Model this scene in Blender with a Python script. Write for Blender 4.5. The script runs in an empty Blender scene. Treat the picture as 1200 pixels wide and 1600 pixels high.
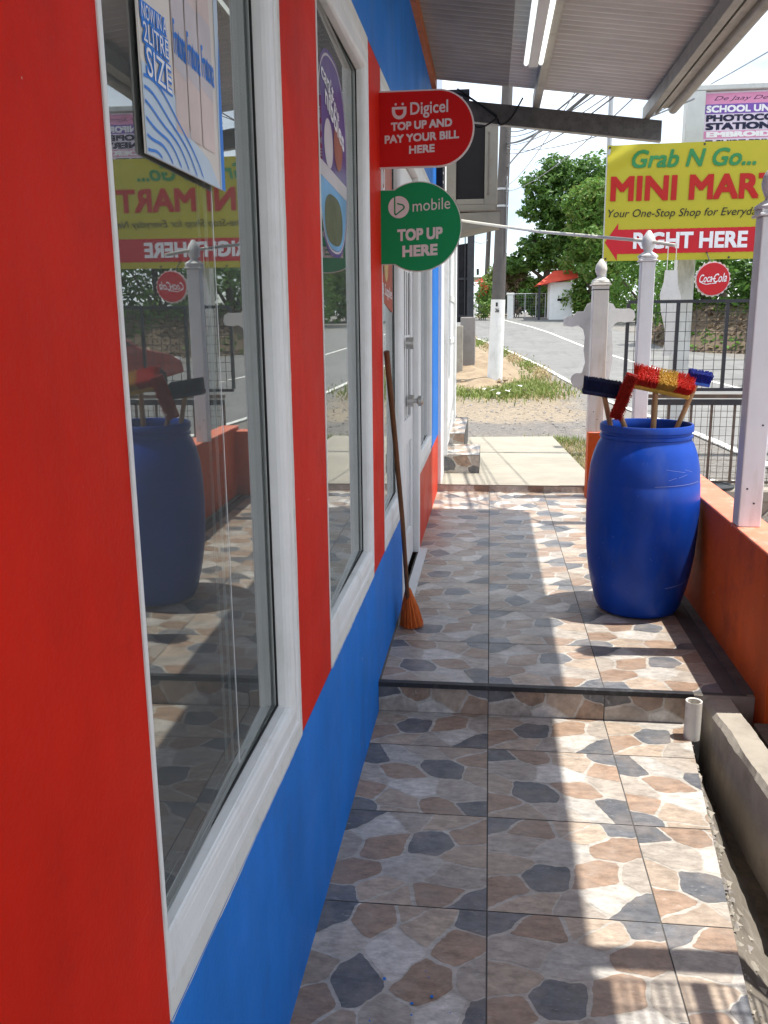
import bpy, bmesh, math, random
from mathutils import Vector, Matrix, noise
R = math.radians
S = bpy.context.scene
COL = S.collection
random.seed(7)

# ------------------------------------------------------------------ camera, sky, sun, exposure
YAW, PITCH, ROLL = 0.1212, 0.2167, -0.009985
CAMZ = 1.536
cf = Vector((-math.sin(YAW)*math.cos(PITCH), math.cos(YAW)*math.cos(PITCH), -math.sin(PITCH)))
cr = Vector((math.cos(YAW), math.sin(YAW), 0)); cu = cr.cross(cf)
r2 = cr*math.cos(ROLL) + cu*math.sin(ROLL); u2 = -cr*math.sin(ROLL) + cu*math.cos(ROLL)
cd = bpy.data.cameras.new('camera'); cam = bpy.data.objects.new('camera', cd); COL.objects.link(cam)
cam.matrix_world = Matrix(((r2.x,u2.x,-cf.x,0),(r2.y,u2.y,-cf.y,0),(r2.z,u2.z,-cf.z,CAMZ),(0,0,0,1)))
cd.sensor_fit = 'VERTICAL'; cd.sensor_height = 24; cd.sensor_width = 18
cd.lens = 1352.1/1600*24; cd.clip_end = 2000; cd.clip_start = 0.02
S.camera = cam

TO_SUN = Vector((0.33, 0.015, 1.0)).normalized()
w = bpy.data.worlds.new('World'); S.world = w; w.use_nodes = True
nt = w.node_tree; bg = nt.nodes['Background']
sky = nt.nodes.new('ShaderNodeTexSky'); sky.sky_type = 'NISHITA'; sky.sun_disc = False
sky.sun_elevation = math.asin(TO_SUN.z); sky.sun_rotation = math.atan2(TO_SUN.x, TO_SUN.y)
sky.air_density = 1.0; sky.dust_density = 0.6
tc = nt.nodes.new('ShaderNodeTexCoord'); mp = nt.nodes.new('ShaderNodeMapping'); mp.inputs['Scale'].default_value = (1,1,2.2)
nz = nt.nodes.new('ShaderNodeTexNoise'); nz.inputs['Scale'].default_value = 2.6; nz.inputs['Detail'].default_value = 7; nz.inputs['Roughness'].default_value = .55
rp = nt.nodes.new('ShaderNodeValToRGB'); rp.color_ramp.elements[0].position = .33; rp.color_ramp.elements[1].position = .60
mx = nt.nodes.new('ShaderNodeMix'); mx.data_type = 'RGBA'; mx.inputs['B'].default_value = (10.2,11.0,12.0,1)
nt.links.new(tc.outputs['Generated'], mp.inputs['Vector']); nt.links.new(mp.outputs[0], nz.inputs['Vector'])
nt.links.new(nz.outputs['Fac'], rp.inputs[0]); nt.links.new(rp.outputs[0], mx.inputs['Factor'])
nt.links.new(sky.outputs[0], mx.inputs['A']); nt.links.new(mx.outputs['Result'], bg.inputs['Color'])
bg.inputs['Strength'].default_value = 0.13
sl = bpy.data.lights.new('sun', 'SUN'); sl.energy = 5.0; sl.angle = R(0.55); sl.color = (1,.955,.88)
sun = bpy.data.objects.new('sun', sl); COL.objects.link(sun)
sun.rotation_euler = TO_SUN.to_track_quat('Z','Y').to_euler(); sun.location = TO_SUN*30
S.view_settings.view_transform = 'Standard'; S.view_settings.look = 'None'
S.view_settings.exposure = 0.58; S.view_settings.gamma = 1
S.cycles.max_bounces = 10; S.cycles.transparent_max_bounces = 16
S.cycles.use_denoising = True

# ------------------------------------------------------------------ materials
def new_mat(name):
    m = bpy.data.materials.new(name); m.use_nodes = True
    return m, m.node_tree, m.node_tree.nodes['Principled BSDF']
def N(nt, t, **kw):
    n = nt.nodes.new(t)
    for k, v in kw.items():
        if k in n.inputs: n.inputs[k].default_value = v
        else: setattr(n, k, v)
    return n
def mixrgb(nt, fac, a, b, blend='MIX'):
    n = nt.nodes.new('ShaderNodeMix'); n.data_type = 'RGBA'; n.blend_type = blend
    for s, v in (('Factor',fac),('A',a),('B',b)):
        if hasattr(v,'node'): nt.links.new(v, n.inputs[s])
        else: n.inputs[s].default_value = v if s=='Factor' else (*v[:3],1)
    return n.outputs['Result']
def ramp(nt, src, p0, p1, c0=(0,0,0), c1=(1,1,1)):
    n = nt.nodes.new('ShaderNodeValToRGB'); e = n.color_ramp.elements
    e[0].position, e[1].position = p0, p1; e[0].color, e[1].color = (*c0,1), (*c1,1)
    nt.links.new(src, n.inputs[0]); return n.outputs[0]
def onoise(nt, scale, detail=5, rough=.6, vscale=None):
    tc = nt.nodes.new('ShaderNodeTexCoord'); n = N(nt,'ShaderNodeTexNoise',Scale=scale,Detail=detail,Roughness=rough)
    if vscale:
        mp = nt.nodes.new('ShaderNodeMapping'); mp.inputs['Scale'].default_value = vscale
        nt.links.new(tc.outputs['Object'], mp.inputs[0]); nt.links.new(mp.outputs[0], n.inputs['Vector'])
    else: nt.links.new(tc.outputs['Object'], n.inputs['Vector'])
    return n.outputs['Fac']
def bump(nt, b, src, strength=.1, dist=.01):
    n = N(nt,'ShaderNodeBump',Strength=strength,Distance=dist)
    nt.links.new(src, n.inputs['Height']); nt.links.new(n.outputs[0], b.inputs['Normal'])
def paint(name, col, rough=.5, var=.12, vscale=4, dirt=None, dirt_amt=.5, dscale=9, bstr=.08, bscale=90, metal=0, dstretch=None, spec=.28, chips=None, chip_at=.755, streak=0):
    """painted or plain surface: slow tone variation, optional dirt with a shape of its own, fine bump"""
    m, t, b = new_mat(name)
    c = mixrgb(t, ramp(t, onoise(t, vscale), .3, .7), [x*(1-var) for x in col], [min(1,x*(1+var)) for x in col])
    if dirt is not None:
        f = ramp(t, onoise(t, dscale, 8, .68, dstretch), .52, .72, (0,0,0), (dirt_amt,)*3)
        c = mixrgb(t, f, c, dirt)
    if streak:
        c = mixrgb(t, 1.0, c, ramp(t, onoise(t, 7, 5, .6, (1,1,.12)), .3, .7, (1-streak,)*3, (1+streak*.6,)*3), 'MULTIPLY')
    if chips: c = mixrgb(t, ramp(t, onoise(t, 26, 3, .5), chip_at, chip_at+.015), c, chips)
    t.links.new(c, b.inputs['Base Color'])
    rv = ramp(t, onoise(t, 3.3, 6, .65), .3, .75, (max(.05,rough-.08),)*3, (min(1,rough+.12),)*3); t.links.new(rv, b.inputs['Roughness'])
    b.inputs['Roughness'].default_value = rough; b.inputs['Metallic'].default_value = metal
    b.inputs['Specular IOR Level'].default_value = spec
    if bstr: bump(t, b, onoise(t, bscale, 4), bstr, .004)
    return m
M = {}
M['red'] = paint('red_paint', (.60,.014,.004), .55, .10, 3, (.40,.012,.008), .5, 5, .35, 120, spec=.14, chips=(.62,.50,.45), chip_at=.77, streak=.10)
M['blue'] = paint('blue_paint', (.014,.175,.60), .55, .10, 3, (.03,.13,.40), .5, 5, .35, 120, spec=.14, chips=(.62,.50,.45), chip_at=.77, streak=.10)
M['orange_red'] = paint('coral_paint', (.60,.050,.022), .5, .08, 3, spec=.12)
M['trim'] = paint('white_trim', (.74,.74,.73), .42, .05, 5, (.50,.49,.44), .45, 14, .10, 60, dstretch=(1,1,.35))
M['trim_flat'] = paint('white_plaster_trim', (.68,.67,.63), .7, .06, 6, (.42,.41,.36), .55, 18, .3, 80)
M['alu'] = paint('sash_metal', (.60,.61,.62), .4, .05, 6, bstr=.03)
M['black'] = paint('black_rubber', (.012,.012,.013), .6, .2, 8, bstr=0)
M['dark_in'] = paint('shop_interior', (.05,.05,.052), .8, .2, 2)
M['shelf'] = paint('shop_shelf', (.16,.13,.10), .7, .2, 3)
M['orange'] = paint('orange_wall_paint', (.60,.095,.012), .65, .16, 2.2, (.30,.05,.02), .8, 5, .4, 50, chips=(.55,.45,.38), chip_at=.735, streak=.16)
M['orange_top'] = paint('sun_faded_wall_top', (.70,.20,.12), .6, .10, 4, (.62,.42,.33), .7, 10, .3, 50, chips=(.30,.16,.10), chip_at=.73)
M['post'] = paint('post_paint', (.70,.70,.71), .45, .05, 6, (.42,.38,.32), .6, 9, .08, 40, dstretch=(1,1,.2), chips=(.30,.24,.18), chip_at=.77, streak=.06)
M['post_old'] = paint('stained_post_paint', (.64,.60,.54), .5, .10, 5, (.46,.31,.17), .85, 5, .08, 40, dstretch=(1.6,1.6,.14), streak=.10)
M['drum'] = paint('drum_plastic', (.004,.052,.36), .38, .10, 5, (.05,.09,.32), .7, 6, .06, 30, dstretch=(1,1,.35), chips=(.10,.16,.42), chip_at=.76, streak=.14)
M['scratch'] = paint('scratch_mark', (.30,.36,.62), .6, .2, 5, bstr=0)
M['wood'] = paint('broom_handle_wood', (.42,.24,.11), .5, .18, 12, dstretch=(1,1,.1), bstr=.05)
M['wood_dark'] = paint('varnished_stick', (.13,.055,.025), .4, .25, 10, bstr=.04)
M['navy_b'] = paint('navy_bristle', (.010,.014,.055), .6, .3, 30, bstr=0)
M['red_b'] = paint('red_bristle', (.58,.030,.014), .5, .25, 30, bstr=0)
M['yellow_b'] = paint('yellow_bristle', (.62,.40,.07), .5, .2, 30, bstr=0)
M['blue_b'] = paint('blue_bristle', (.015,.03,.28), .5, .25, 30, bstr=0)
M['blue_plastic'] = paint('blue_plastic', (.03,.12,.50), .4, .1, 8, bstr=0)
M['red_plastic'] = paint('red_plastic', (.62,.03,.015), .4, .1, 8, bstr=0)
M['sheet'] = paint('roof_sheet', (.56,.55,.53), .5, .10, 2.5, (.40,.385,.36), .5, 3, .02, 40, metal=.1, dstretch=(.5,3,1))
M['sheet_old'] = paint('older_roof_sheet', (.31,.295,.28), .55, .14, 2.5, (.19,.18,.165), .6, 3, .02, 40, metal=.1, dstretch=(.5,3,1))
M['purlin'] = paint('purlin_steel', (.36,.34,.30), .45, .12, 5, (.20,.17,.14), .6, 12, .05, 50, metal=.3)
M['galv'] = paint('weathered_steel_beam', (.13,.125,.12), .5, .3, 14, (.055,.05,.048), .8, 30, .15, 60, metal=.4)
M['orange_trim'] = paint('rust_orange_trim', (.42,.12,.04), .6, .2, 8, (.16,.05,.03), .7, 20)
M['fixture'] = paint('lamp_body', (.62,.62,.60), .45, .04, 6, bstr=0)
M['concrete'] = paint('concrete', (.36,.33,.28), .85, .18, 4, (.19,.17,.14), .7, 7, .9, 40, streak=.12)
M['concrete_pale'] = paint('pale_concrete', (.31,.285,.235), .85, .12, 3, (.21,.19,.155), .6, 2.4, .4, 60, dstretch=(.6,2.2,1))
M['concrete_grey'] = paint('grey_concrete', (.27,.25,.235), .9, .12, 3, (.19,.17,.155), .6, 5, .4, 60)
M['old_concrete'] = paint('weathered_pillar', (.55,.56,.54), .8, .10, 4, (.24,.23,.20), .8, 7, .3, 40, dstretch=(1,1,.35))
M['mortar'] = paint('dark_mortar', (.13,.12,.11), .8, .3, 12, bstr=.3)
M['slab'] = paint('tile_joint', (.10,.095,.09), .85, .2, 10, bstr=.2)
M['nosing'] = paint('dark_nosing', (.030,.030,.033), .5, .3, 16, (.12,.12,.12), .5, 25)
M['pvc'] = paint('pvc_pipe', (.68,.66,.60), .4, .06, 8, (.30,.27,.22), .6, 25, .05)
M['white_wall'] = paint('white_house_paint', (.80,.80,.79), .6, .04, 3, (.60,.58,.53), .4, 5)
M['white_door'] = paint('white_door_paint', (.74,.74,.73), .45, .04, 5, (.55,.54,.50), .3, 9)
M['metal_dark'] = paint('dark_painted_steel', (.035,.038,.045), .5, .2, 10, (.09,.07,.055), .5, 18, .05)
M['metal_rust'] = paint('rusty_steel', (.13,.105,.085), .65, .25, 12, (.20,.11,.06), .7, 20, .1)
M['steel'] = paint('brushed_steel', (.55,.54,.52), .28, .05, 20, bstr=0, metal=.9)
M['pole_grey'] = paint('utility_pole_wood', (.105,.095,.09), .8, .15, 3, (.06,.052,.048), .6, 8, .3, 50, dstretch=(1,1,.1))
M['pole_white'] = paint('pole_whitewash', (.74,.73,.71), .75, .06, 4, (.42,.40,.36), .5, 9, .2, 50, dstretch=(1,1,.3))
M['galv_pipe'] = paint('galvanised_pipe', (.42,.43,.44), .45, .08, 8, metal=.3, bstr=0)
M['wire'] = paint('cable', (.03,.032,.038), .6, .1, 5, bstr=0)
M['wire_grey'] = paint('grey_cable', (.22,.23,.25), .6, .1, 5, bstr=0)
M['rope'] = paint('curtain_rod', (.62,.60,.53), .5, .1, 10, bstr=0)
M['ac_case'] = paint('cage_paint', (.20,.185,.155), .6, .14, 5, (.15,.12,.09), .6, 10)
M['ac_dark'] = paint('dark_infill', (.010,.009,.010), .8, .2, 5, bstr=0)  # near-black fill for dark openings and panes
M['road'] = paint('asphalt', (.175,.172,.165), .85, .12, 1.2, (.115,.113,.11), .7, 1.4, .5, 60, dstretch=(2,.35,1), streak=.08)
M['old_asphalt'] = paint('broken_asphalt', (.17,.155,.14), .9, .2, 3, (.34,.27,.20), .75, 5, .8, 30)
M['line'] = paint('road_marking', (.66,.65,.60), .7, .08, 5, (.30,.29,.27), .6, 14)
M['yellow'] = paint('banner_yellow', (.44,.385,.025), .5, .04, 2, bstr=.02, bscale=200)
M['letter_green'] = paint('letter_green', (.035,.22,.07), .5, .04, 4, bstr=0)
M['letter_red'] = paint('letter_red', (.42,.012,.008), .5, .04, 4, bstr=0)
M['arrow_red'] = paint('arrow_red', (.50,.012,.022), .5, .04, 4, bstr=0)
M['letter_dark'] = paint('letter_dark', (.018,.016,.018), .5, .04, 4, bstr=0)
M['letter_navy'] = paint('letter_navy', (.012,.012,.045), .5, .04, 4, bstr=0)
M['letter_white'] = paint('letter_white', (.80,.79,.80), .5, .03, 4, bstr=0)
M['letter_grey'] = paint('letter_pale', (.62,.57,.57), .5, .03, 4, bstr=0)
M['sign_red'] = paint('sign_red', (.50,.006,.006), .45, .04, 3, bstr=0, spec=.15)
M['sign_edge'] = paint('sign_edge', (.68,.62,.60), .5, .03, 4, bstr=0)
M['sign_green'] = paint('sign_green', (.006,.25,.085), .45, .05, 3, bstr=0, spec=.15)
M['pink'] = paint('sign_pink', (.68,.27,.45), .5, .08, 3, bstr=0)
M['pale_pink'] = paint('sign_pale_pink', (.72,.62,.74), .5, .06, 3, bstr=0)
M['purple'] = paint('sign_purple', (.19,.09,.40), .5, .10, 3, bstr=0)
M['poster_base'] = paint('poster_cream', (.66,.61,.56), .4, .06, 3, bstr=0)
M['poster_pink'] = paint('poster_pink', (.62,.50,.47), .4, .14, 6, bstr=0)
M['poster_blue'] = paint('poster_blue', (.02,.20,.68), .4, .12, 4, bstr=0)
M['poster_pale'] = paint('poster_pale_blue', (.50,.60,.70), .4, .10, 4, bstr=0)
M['oval_purple'] = paint('oval_purple', (.075,.035,.20), .35, .15, 4, bstr=0)
M['oval_pale'] = paint('oval_pale', (.52,.48,.50), .4, .1, 6, bstr=0)
M['oval_brown'] = paint('oval_brown', (.30,.09,.06), .4, .2, 8, bstr=0)
M['oval_blue'] = paint('oval_sky_blue', (.15,.36,.60), .4, .2, 5, bstr=0)
M['oval_teal'] = paint('oval_dark_olive', (.09,.10,.05), .4, .3, 10, bstr=0)
M['poster_red'] = paint('poster_brick_red', (.36,.06,.03), .45, .15, 4, bstr=0)
M['bread'] = paint('bread_tan', (.50,.33,.13), .5, .2, 12, bstr=0)
M['coke_red'] = paint('cap_red', (.52,.010,.016), .35, .05, 4, bstr=0)
M['chrome_edge'] = paint('cap_edge', (.62,.58,.56), .4, .05, 6, bstr=0)
M['cloth_dark'] = paint('black_mesh_cloth', (.018,.018,.022), .9, .3, 8, bstr=.2)
M['car_red'] = paint('car_paint', (.24,.055,.045), .3, .04, 2, bstr=0)
M['car_glass'] = paint('car_glass', (.03,.035,.04), .1, .04, 2, bstr=0)
M['tyre'] = paint('tyre_rubber', (.02,.02,.02), .8, .1, 5)
M['roof_green'] = paint('pale_green_roof', (.42,.56,.50), .5, .06, 3, bstr=0)
M['roof_red'] = paint('red_roof', (.55,.06,.03), .6, .12, 3)
M['house_dark'] = paint('house_dark_wall', (.16,.15,.15), .8, .2, 2)  # plain dark grey wall colour
M['bark'] = paint('bark', (.075,.058,.045), .9, .25, 6, bstr=.5, bscale=20)
M['debris'] = paint('paper_litter', (.66,.64,.60), .8, .1, 5)
M['lid'] = paint('black_round_lid', (.03,.033,.036), .55, .25, 8, (.09,.09,.085), .5, 14)

def mat_tiles():
    m, t, b = new_mat('flagstone_print_tile')
    a = t.nodes.new('ShaderNodeAttribute'); a.attribute_name = 'stone'
    n1 = ramp(t, onoise(t, 20, 10, .75, (1,2.0,1)), .30, .70, (.52,)*3, (1.46,)*3)
    c = mixrgb(t, 1.0, a.outputs['Color'], n1, 'MULTIPLY')
    # scratchy pale veins, as printed on the slate pieces
    v = ramp(t, onoise(t, 30, 10, .78, (1,2.6,1)), .57, .68, (0,0,0), (.55,)*3)
    c = mixrgb(t, v, c, (.50,.49,.47))
    c = mixrgb(t, ramp(t, onoise(t, 9, 6, .65), .45, .75, (0,0,0), (.5,)*3), c, (.36,.30,.25))
    c = mixrgb(t, ramp(t, onoise(t, 3.2, 9, .72), .50, .78, (0,0,0), (.38,)*3), c, (.20,.175,.15))
    n2 = ramp(t, onoise(t, 2.0, 4, .6), .35, .75, (.90,)*3, (1.08,)*3)
    c = mixrgb(t, 1.0, c, n2, 'MULTIPLY')
    t.links.new(c, b.inputs['Base Color'])
    rr = ramp(t, onoise(t, 5, 5), .3, .7, (.30,)*3, (.52,)*3); t.links.new(rr, b.inputs['Roughness'])
    bump(t, b, onoise(t, 40, 8, .7), .16, .004)
    return m
M['tiles'] = mat_tiles()

def mat_glass():
    m, t, b = new_mat('shop_glass')
    t.nodes.remove(b); out = t.nodes['Material Output']
    tr = N(t,'ShaderNodeBsdfTransparent'); tr.inputs[0].default_value = (.78,.82,.80,1)
    gl = N(t,'ShaderNodeBsdfGlossy'); gl.inputs['Roughness'].default_value = .0; gl.inputs['Color'].default_value = (.93,.96,.95,1)
    lw = N(t,'ShaderNodeFresnel', IOR=1.55)
    ma = N(t,'ShaderNodeMath', operation='MULTIPLY_ADD'); ma.inputs[1].default_value = .85; ma.inputs[2].default_value = .12
    t.links.new(lw.outputs[0], ma.inputs[0]); ma.use_clamp = True
    df = N(t,'ShaderNodeBsdfDiffuse'); df.inputs[0].default_value = (.55,.56,.55,1)      # a thin film of dust
    m1 = N(t,'ShaderNodeMixShader'); m1.inputs[0].default_value = .06
    ms = N(t,'ShaderNodeMixShader'); t.links.new(ma.outputs[0], ms.inputs[0])
    t.links.new(tr.outputs[0], ms.inputs[1]); t.links.new(gl.outputs[0], ms.inputs[2])
    t.links.new(ms.outputs[0], m1.inputs[1]); t.links.new(df.outputs[0], m1.inputs[2])
    t.links.new(m1.outputs[0], out.inputs[0]); return m
M['glass'] = mat_glass()
def mat_emit(name, col, s):
    m, t, b = new_mat(name); b.inputs['Base Color'].default_value = (.85,.85,.83,1)
    b.inputs['Emission Color'].default_value = (*col,1); b.inputs['Emission Strength'].default_value = s; return m
M['tube_light'] = mat_emit('lit_tube', (.95,1,.96), .85)
def mat_leaf(name, c0, c1, tr=.42):
    m, t, b = new_mat(name); out = t.nodes['Material Output']
    g = t.nodes.new('ShaderNodeNewGeometry')
    c = mixrgb(t, g.outputs['Random Per Island'], c0, c1)
    c = mixrgb(t, ramp(t, onoise(t, .9, 3), .35, .65, (0,0,0), (.55,)*3), c, [x*.75 for x in c1])
    t.links.new(c, b.inputs['Base Color']); b.inputs['Roughness'].default_value = .5
    b.inputs['Specular IOR Level'].default_value = .3
    tl = N(t,'ShaderNodeBsdfTranslucent'); t.links.new(c, tl.inputs[0])
    ms = N(t,'ShaderNodeMixShader'); ms.inputs[0].default_value = tr
    t.links.new(b.outputs[0], ms.inputs[1]); t.links.new(tl.outputs[0], ms.inputs[2]); t.links.new(ms.outputs[0], out.inputs[0])
    return m
M['orange_bristle'] = mat_leaf('orange_bristle', (.55,.10,.02), (.90,.24,.06), .1)
M['leaf_dark'] = mat_leaf('leaf_dark', (.042,.105,.020), (.10,.20,.040))
M['leaf_mid'] = mat_leaf('leaf_mid', (.070,.165,.024), (.16,.30,.055))
M['leaf_light'] = mat_leaf('leaf_yellow_green', (.10,.16,.025), (.21,.27,.06))
M['leaf_dry'] = mat_leaf('dry_leaves', (.13,.09,.06), (.30,.22,.14), .15)
M['flower'] = mat_leaf('red_flower', (.55,.05,.03), (.75,.14,.09))
M['grass'] = mat_leaf('grass_blade', (.075,.14,.025), (.24,.28,.07), .3)
M['grass_dry'] = mat_leaf('dry_grass_blade', (.34,.26,.13), (.46,.37,.20), .2)
def mat_ground():
    m, t, b = new_mat('roadside_ground')
    tc = t.nodes.new('ShaderNodeTexCoord'); sp = t.nodes.new('ShaderNodeSeparateXYZ'); t.links.new(tc.outputs['Object'], sp.inputs[0])
    def madd(a, k, c):
        n = N(t,'ShaderNodeMath',operation='MULTIPLY_ADD'); t.links.new(a, n.inputs[0]); n.inputs[1].default_value = k
        if hasattr(c,'node'): t.links.new(c, n.inputs[2])
        else: n.inputs[2].default_value = c
        return n.outputs[0]
    y = madd(onoise(t, .8, 9, .7), 3.4, madd(sp.outputs['Y'], 1, -1.7)); y = madd(y, 1/30, 0)      # distance along the walk, ragged
    z = t.nodes.new('ShaderNodeValToRGB'); e = z.color_ramp.elements
    stops = [(9.9,(.24,.20,.14)),(10.5,(.20,.18,.16)),(12.3,(.19,.172,.155)),(12.9,(.31,.25,.18)),(15.2,(.29,.23,.16)),(16.6,(.25,.205,.13)),(21,(.30,.235,.155))]
    e[0].position, e[0].color = stops[0][0]/30, (*stops[0][1],1); e[1].position, e[1].color = stops[-1][0]/30, (*stops[-1][1],1)
    for p_, c_ in stops[1:-1]:
        q = e.new(p_/30); q.color = (*c_,1)
    t.links.new(y, z.inputs[0])
    g = ramp(t, onoise(t, 1.6, 9, .72, (1,.6,1)), .56, .70); c = mixrgb(t, g, z.outputs[0], (.36,.30,.225))
    g = ramp(t, onoise(t, 1.1, 9, .72, (.7,1.5,1)), .60, .68); c = mixrgb(t, g, c, (.12,.115,.055))
    xr = ramp(t, madd(onoise(t, .9, 8, .7), .5, madd(sp.outputs['X'], .3, -.25)), .35, .50)
    c = mixrgb(t, xr, c, (.205,.19,.17))
    k = ramp(t, onoise(t, 16, 9, .75), .38, .68, (.62,)*3, (1.25,)*3); c = mixrgb(t, 1.0, c, k, 'MULTIPLY')
    t.links.new(c, b.inputs['Base Color']); b.inputs['Roughness'].default_value = .95
    bump(t, b, onoise(t, 10, 10, .75), 1.0, .04); return m
M['ground'] = mat_ground()
M['sand'] = paint('sand', (.27,.205,.135), .95, .22, 3, (.17,.12,.075), .85, 4, 1.0, 9)
M['verge'] = paint('pale_verge_dirt', (.33,.275,.205), .95, .14, 2, (.20,.165,.12), .6, 3, .9, 16)
M['soil'] = paint('wet_soil', (.17,.15,.125), .9, .3, 6, (.33,.31,.28), .6, 14, .9, 30)
M['bank'] = paint('leaf_litter_bank', (.115,.085,.058), .95, .3, 2, (.075,.09,.03), .7, 1.6, 1.0, 8)

# ------------------------------------------------------------------ mesh builder
ROOTW = {}
class MB:
    def __init__(s): s.v=[]; s.f=[]; s.m=[]; s.c=[]; s.mats=[]; s.cur=0; s.col=None
    def use(s, key):
        if key not in s.mats: s.mats.append(key)
        s.cur = s.mats.index(key); return s
    def poly(s, pts):
        i=len(s.v); s.v += [tuple(p) for p in pts]; s.f.append(list(range(i,i+len(pts)))); s.m.append(s.cur); s.c.append(s.col); return s
    def faces(s, vs, fs):
        i=len(s.v); s.v += [tuple(p) for p in vs]
        for f in fs: s.f.append([i+k for k in f]); s.m.append(s.cur); s.c.append(s.col)
        return s
    def box(s, x0,x1,y0,y1,z0,z1):
        return s.faces([(x0,y0,z0),(x1,y0,z0),(x1,y1,z0),(x0,y1,z0),(x0,y0,z1),(x1,y0,z1),(x1,y1,z1),(x0,y1,z1)],
            [(3,2,1,0),(4,5,6,7),(0,1,5,4),(1,2,6,5),(2,3,7,6),(3,0,4,7)])
    def obox(s, o, U, V, W, a, b, c):
        """box centred at o with half sizes a,b,c along axes U,V,W"""
        o,U,V,W = Vector(o),Vector(U).normalized(),Vector(V).normalized(),Vector(W).normalized()
        P=[o+U*(a*i)+V*(b*j)+W*(c*k) for i,j,k in ((-1,-1,-1),(1,-1,-1),(1,1,-1),(-1,1,-1),(-1,-1,1),(1,-1,1),(1,1,1),(-1,1,1))]
        return s.faces(P,[(3,2,1,0),(4,5,6,7),(0,1,5,4),(1,2,6,5),(2,3,7,6),(3,0,4,7)])
    def tube(s, pts, r, n=8, cap=True):
        pts=[Vector(p) for p in pts]; k=len(pts); rr=r if isinstance(r,(list,tuple)) else [r]*k
        base=len(s.v); prevU=None
        for i,p in enumerate(pts):
            d=(pts[min(i+1,k-1)]-pts[max(i-1,0)]).normalized()
            if prevU is None:
                a=Vector((0,0,1)) if abs(d.z)<.9 else Vector((1,0,0)); U=d.cross(a).normalized()
            else: U=(prevU-d*prevU.dot(d)).normalized()
            prevU=U; V=d.cross(U)
            for j in range(n):
                t=2*math.pi*j/n; s.v.append(tuple(p+(U*math.cos(t)+V*math.sin(t))*rr[i]))
        for i in range(k-1):
            for j in range(n):
                s.f.append([base+i*n+j,base+i*n+(j+1)%n,base+(i+1)*n+(j+1)%n,base+(i+1)*n+j]); s.m.append(s.cur); s.c.append(s.col)
        if cap:
            s.f.append([base+j for j in range(n)][::-1]); s.m.append(s.cur); s.c.append(s.col)
            s.f.append([base+(k-1)*n+j for j in range(n)]); s.m.append(s.cur); s.c.append(s.col)
        return s
    def lathe(s, prof, c, n=32, sq=False):
        base=len(s.v); k=len(prof)
        for r,z in prof:
            for j in range(n):
                t=2*math.pi*(j+.5)/n; s.v.append((c[0]+r*math.cos(t),c[1]+r*math.sin(t),c[2]+z))
        for i in range(k-1):
            for j in range(n):
                s.f.append([base+i*n+j,base+i*n+(j+1)%n,base+(i+1)*n+(j+1)%n,base+(i+1)*n+j]); s.m.append(s.cur); s.c.append(s.col)
        return s
    def prism(s, pts2, O, U, V, W, th):
        """2D outline (counter-clockwise) in the U,V plane, thickness th along W"""
        O,U,V,W=Vector(O),Vector(U),Vector(V),Vector(W); n=len(pts2)
        A=[O+U*a+V*b for a,b in pts2]; B=[p+W*th for p in A]
        s.faces(A+B,[list(range(n))[::-1],list(range(n,2*n))]+[[i,(i+1)%n,n+(i+1)%n,n+i] for i in range(n)])
        return s
    def flat(s, pts2, O, U, V):
        O,U,V=Vector(O),Vector(U),Vector(V); return s.poly([O+U*a+V*b for a,b in pts2])
    def text(s, txt, box, O, U, V, bold=0, shear=0, space=1.0):
        """lettering squeezed into box (u0,u1,v0,v1) of the plane O,U,V; bold lettering is struck several times side by side"""
        if bold>.009:
            n=max(1,len(txt)); sh=(box[1]-box[0])/n*bold*2.2; W_=Vector(U).cross(Vector(V)).normalized()
            sv=min(sh,(box[3]-box[2])*.06)
            for q,(k,j) in enumerate(((-1,-1),(1,-1),(-1,1),(1,1),(0,0))):
                s.text(txt,(box[0]+sh*(1+k),box[1]-sh*(1-k),box[2]+sv*(1+j),box[3]-sv*(1-j)),Vector(O)+W_*(.00008*q),U,V,0,shear,space)
            return s
        cu=bpy.data.curves.new('lettering','FONT'); cu.body=txt; cu.offset=min(bold,0); cu.shear=shear; cu.size=1; cu.resolution_u=3
        cu.space_character=space; cu.fill_mode='FRONT'
        o=bpy.data.objects.new('lettering',cu); COL.objects.link(o)
        bpy.context.view_layer.update()
        me=bpy.data.meshes.new_from_object(o.evaluated_get(bpy.context.evaluated_depsgraph_get()))
        xs=[v.co.x for v in me.vertices]; ys=[v.co.y for v in me.vertices]
        a0,a1,b0,b1=min(xs),max(xs),min(ys),max(ys); u0,u1,v0,v1=box; O,U,V=Vector(O),Vector(U),Vector(V)
        P=[O+U*(u0+(v.co.x-a0)/(a1-a0)*(u1-u0))+V*(v0+(v.co.y-b0)/(b1-b0)*(v1-v0)) for v in me.vertices]
        s.faces(P,[list(p.vertices) for p in me.polygons])
        bpy.data.objects.remove(o); bpy.data.curves.remove(cu); bpy.data.meshes.remove(me)
        return s
    def build(s, name, parent=None, smooth=False, bevel=0, at=None):
        off=Vector((0,0,0))
        if parent is not None: off=ROOTW[parent]
        elif at is not None: off=Vector(at)
        me=bpy.data.meshes.new(name); me.from_pydata([tuple(Vector(p)-off) for p in s.v],[],s.f)
        for k in s.mats: me.materials.append(M[k])
        me.polygons.foreach_set('material_index',s.m)
        if smooth: me.polygons.foreach_set('use_smooth',[True]*len(s.f))
        if any(c is not None for c in s.c):
            at_=me.color_attributes.new('stone','FLOAT_COLOR','CORNER'); buf=[]
            for f,c in zip(s.f,s.c): buf += list((*(c or (.5,.5,.5)),1))*len(f)
            at_.data.foreach_set('color',buf)
        me.update()
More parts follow.
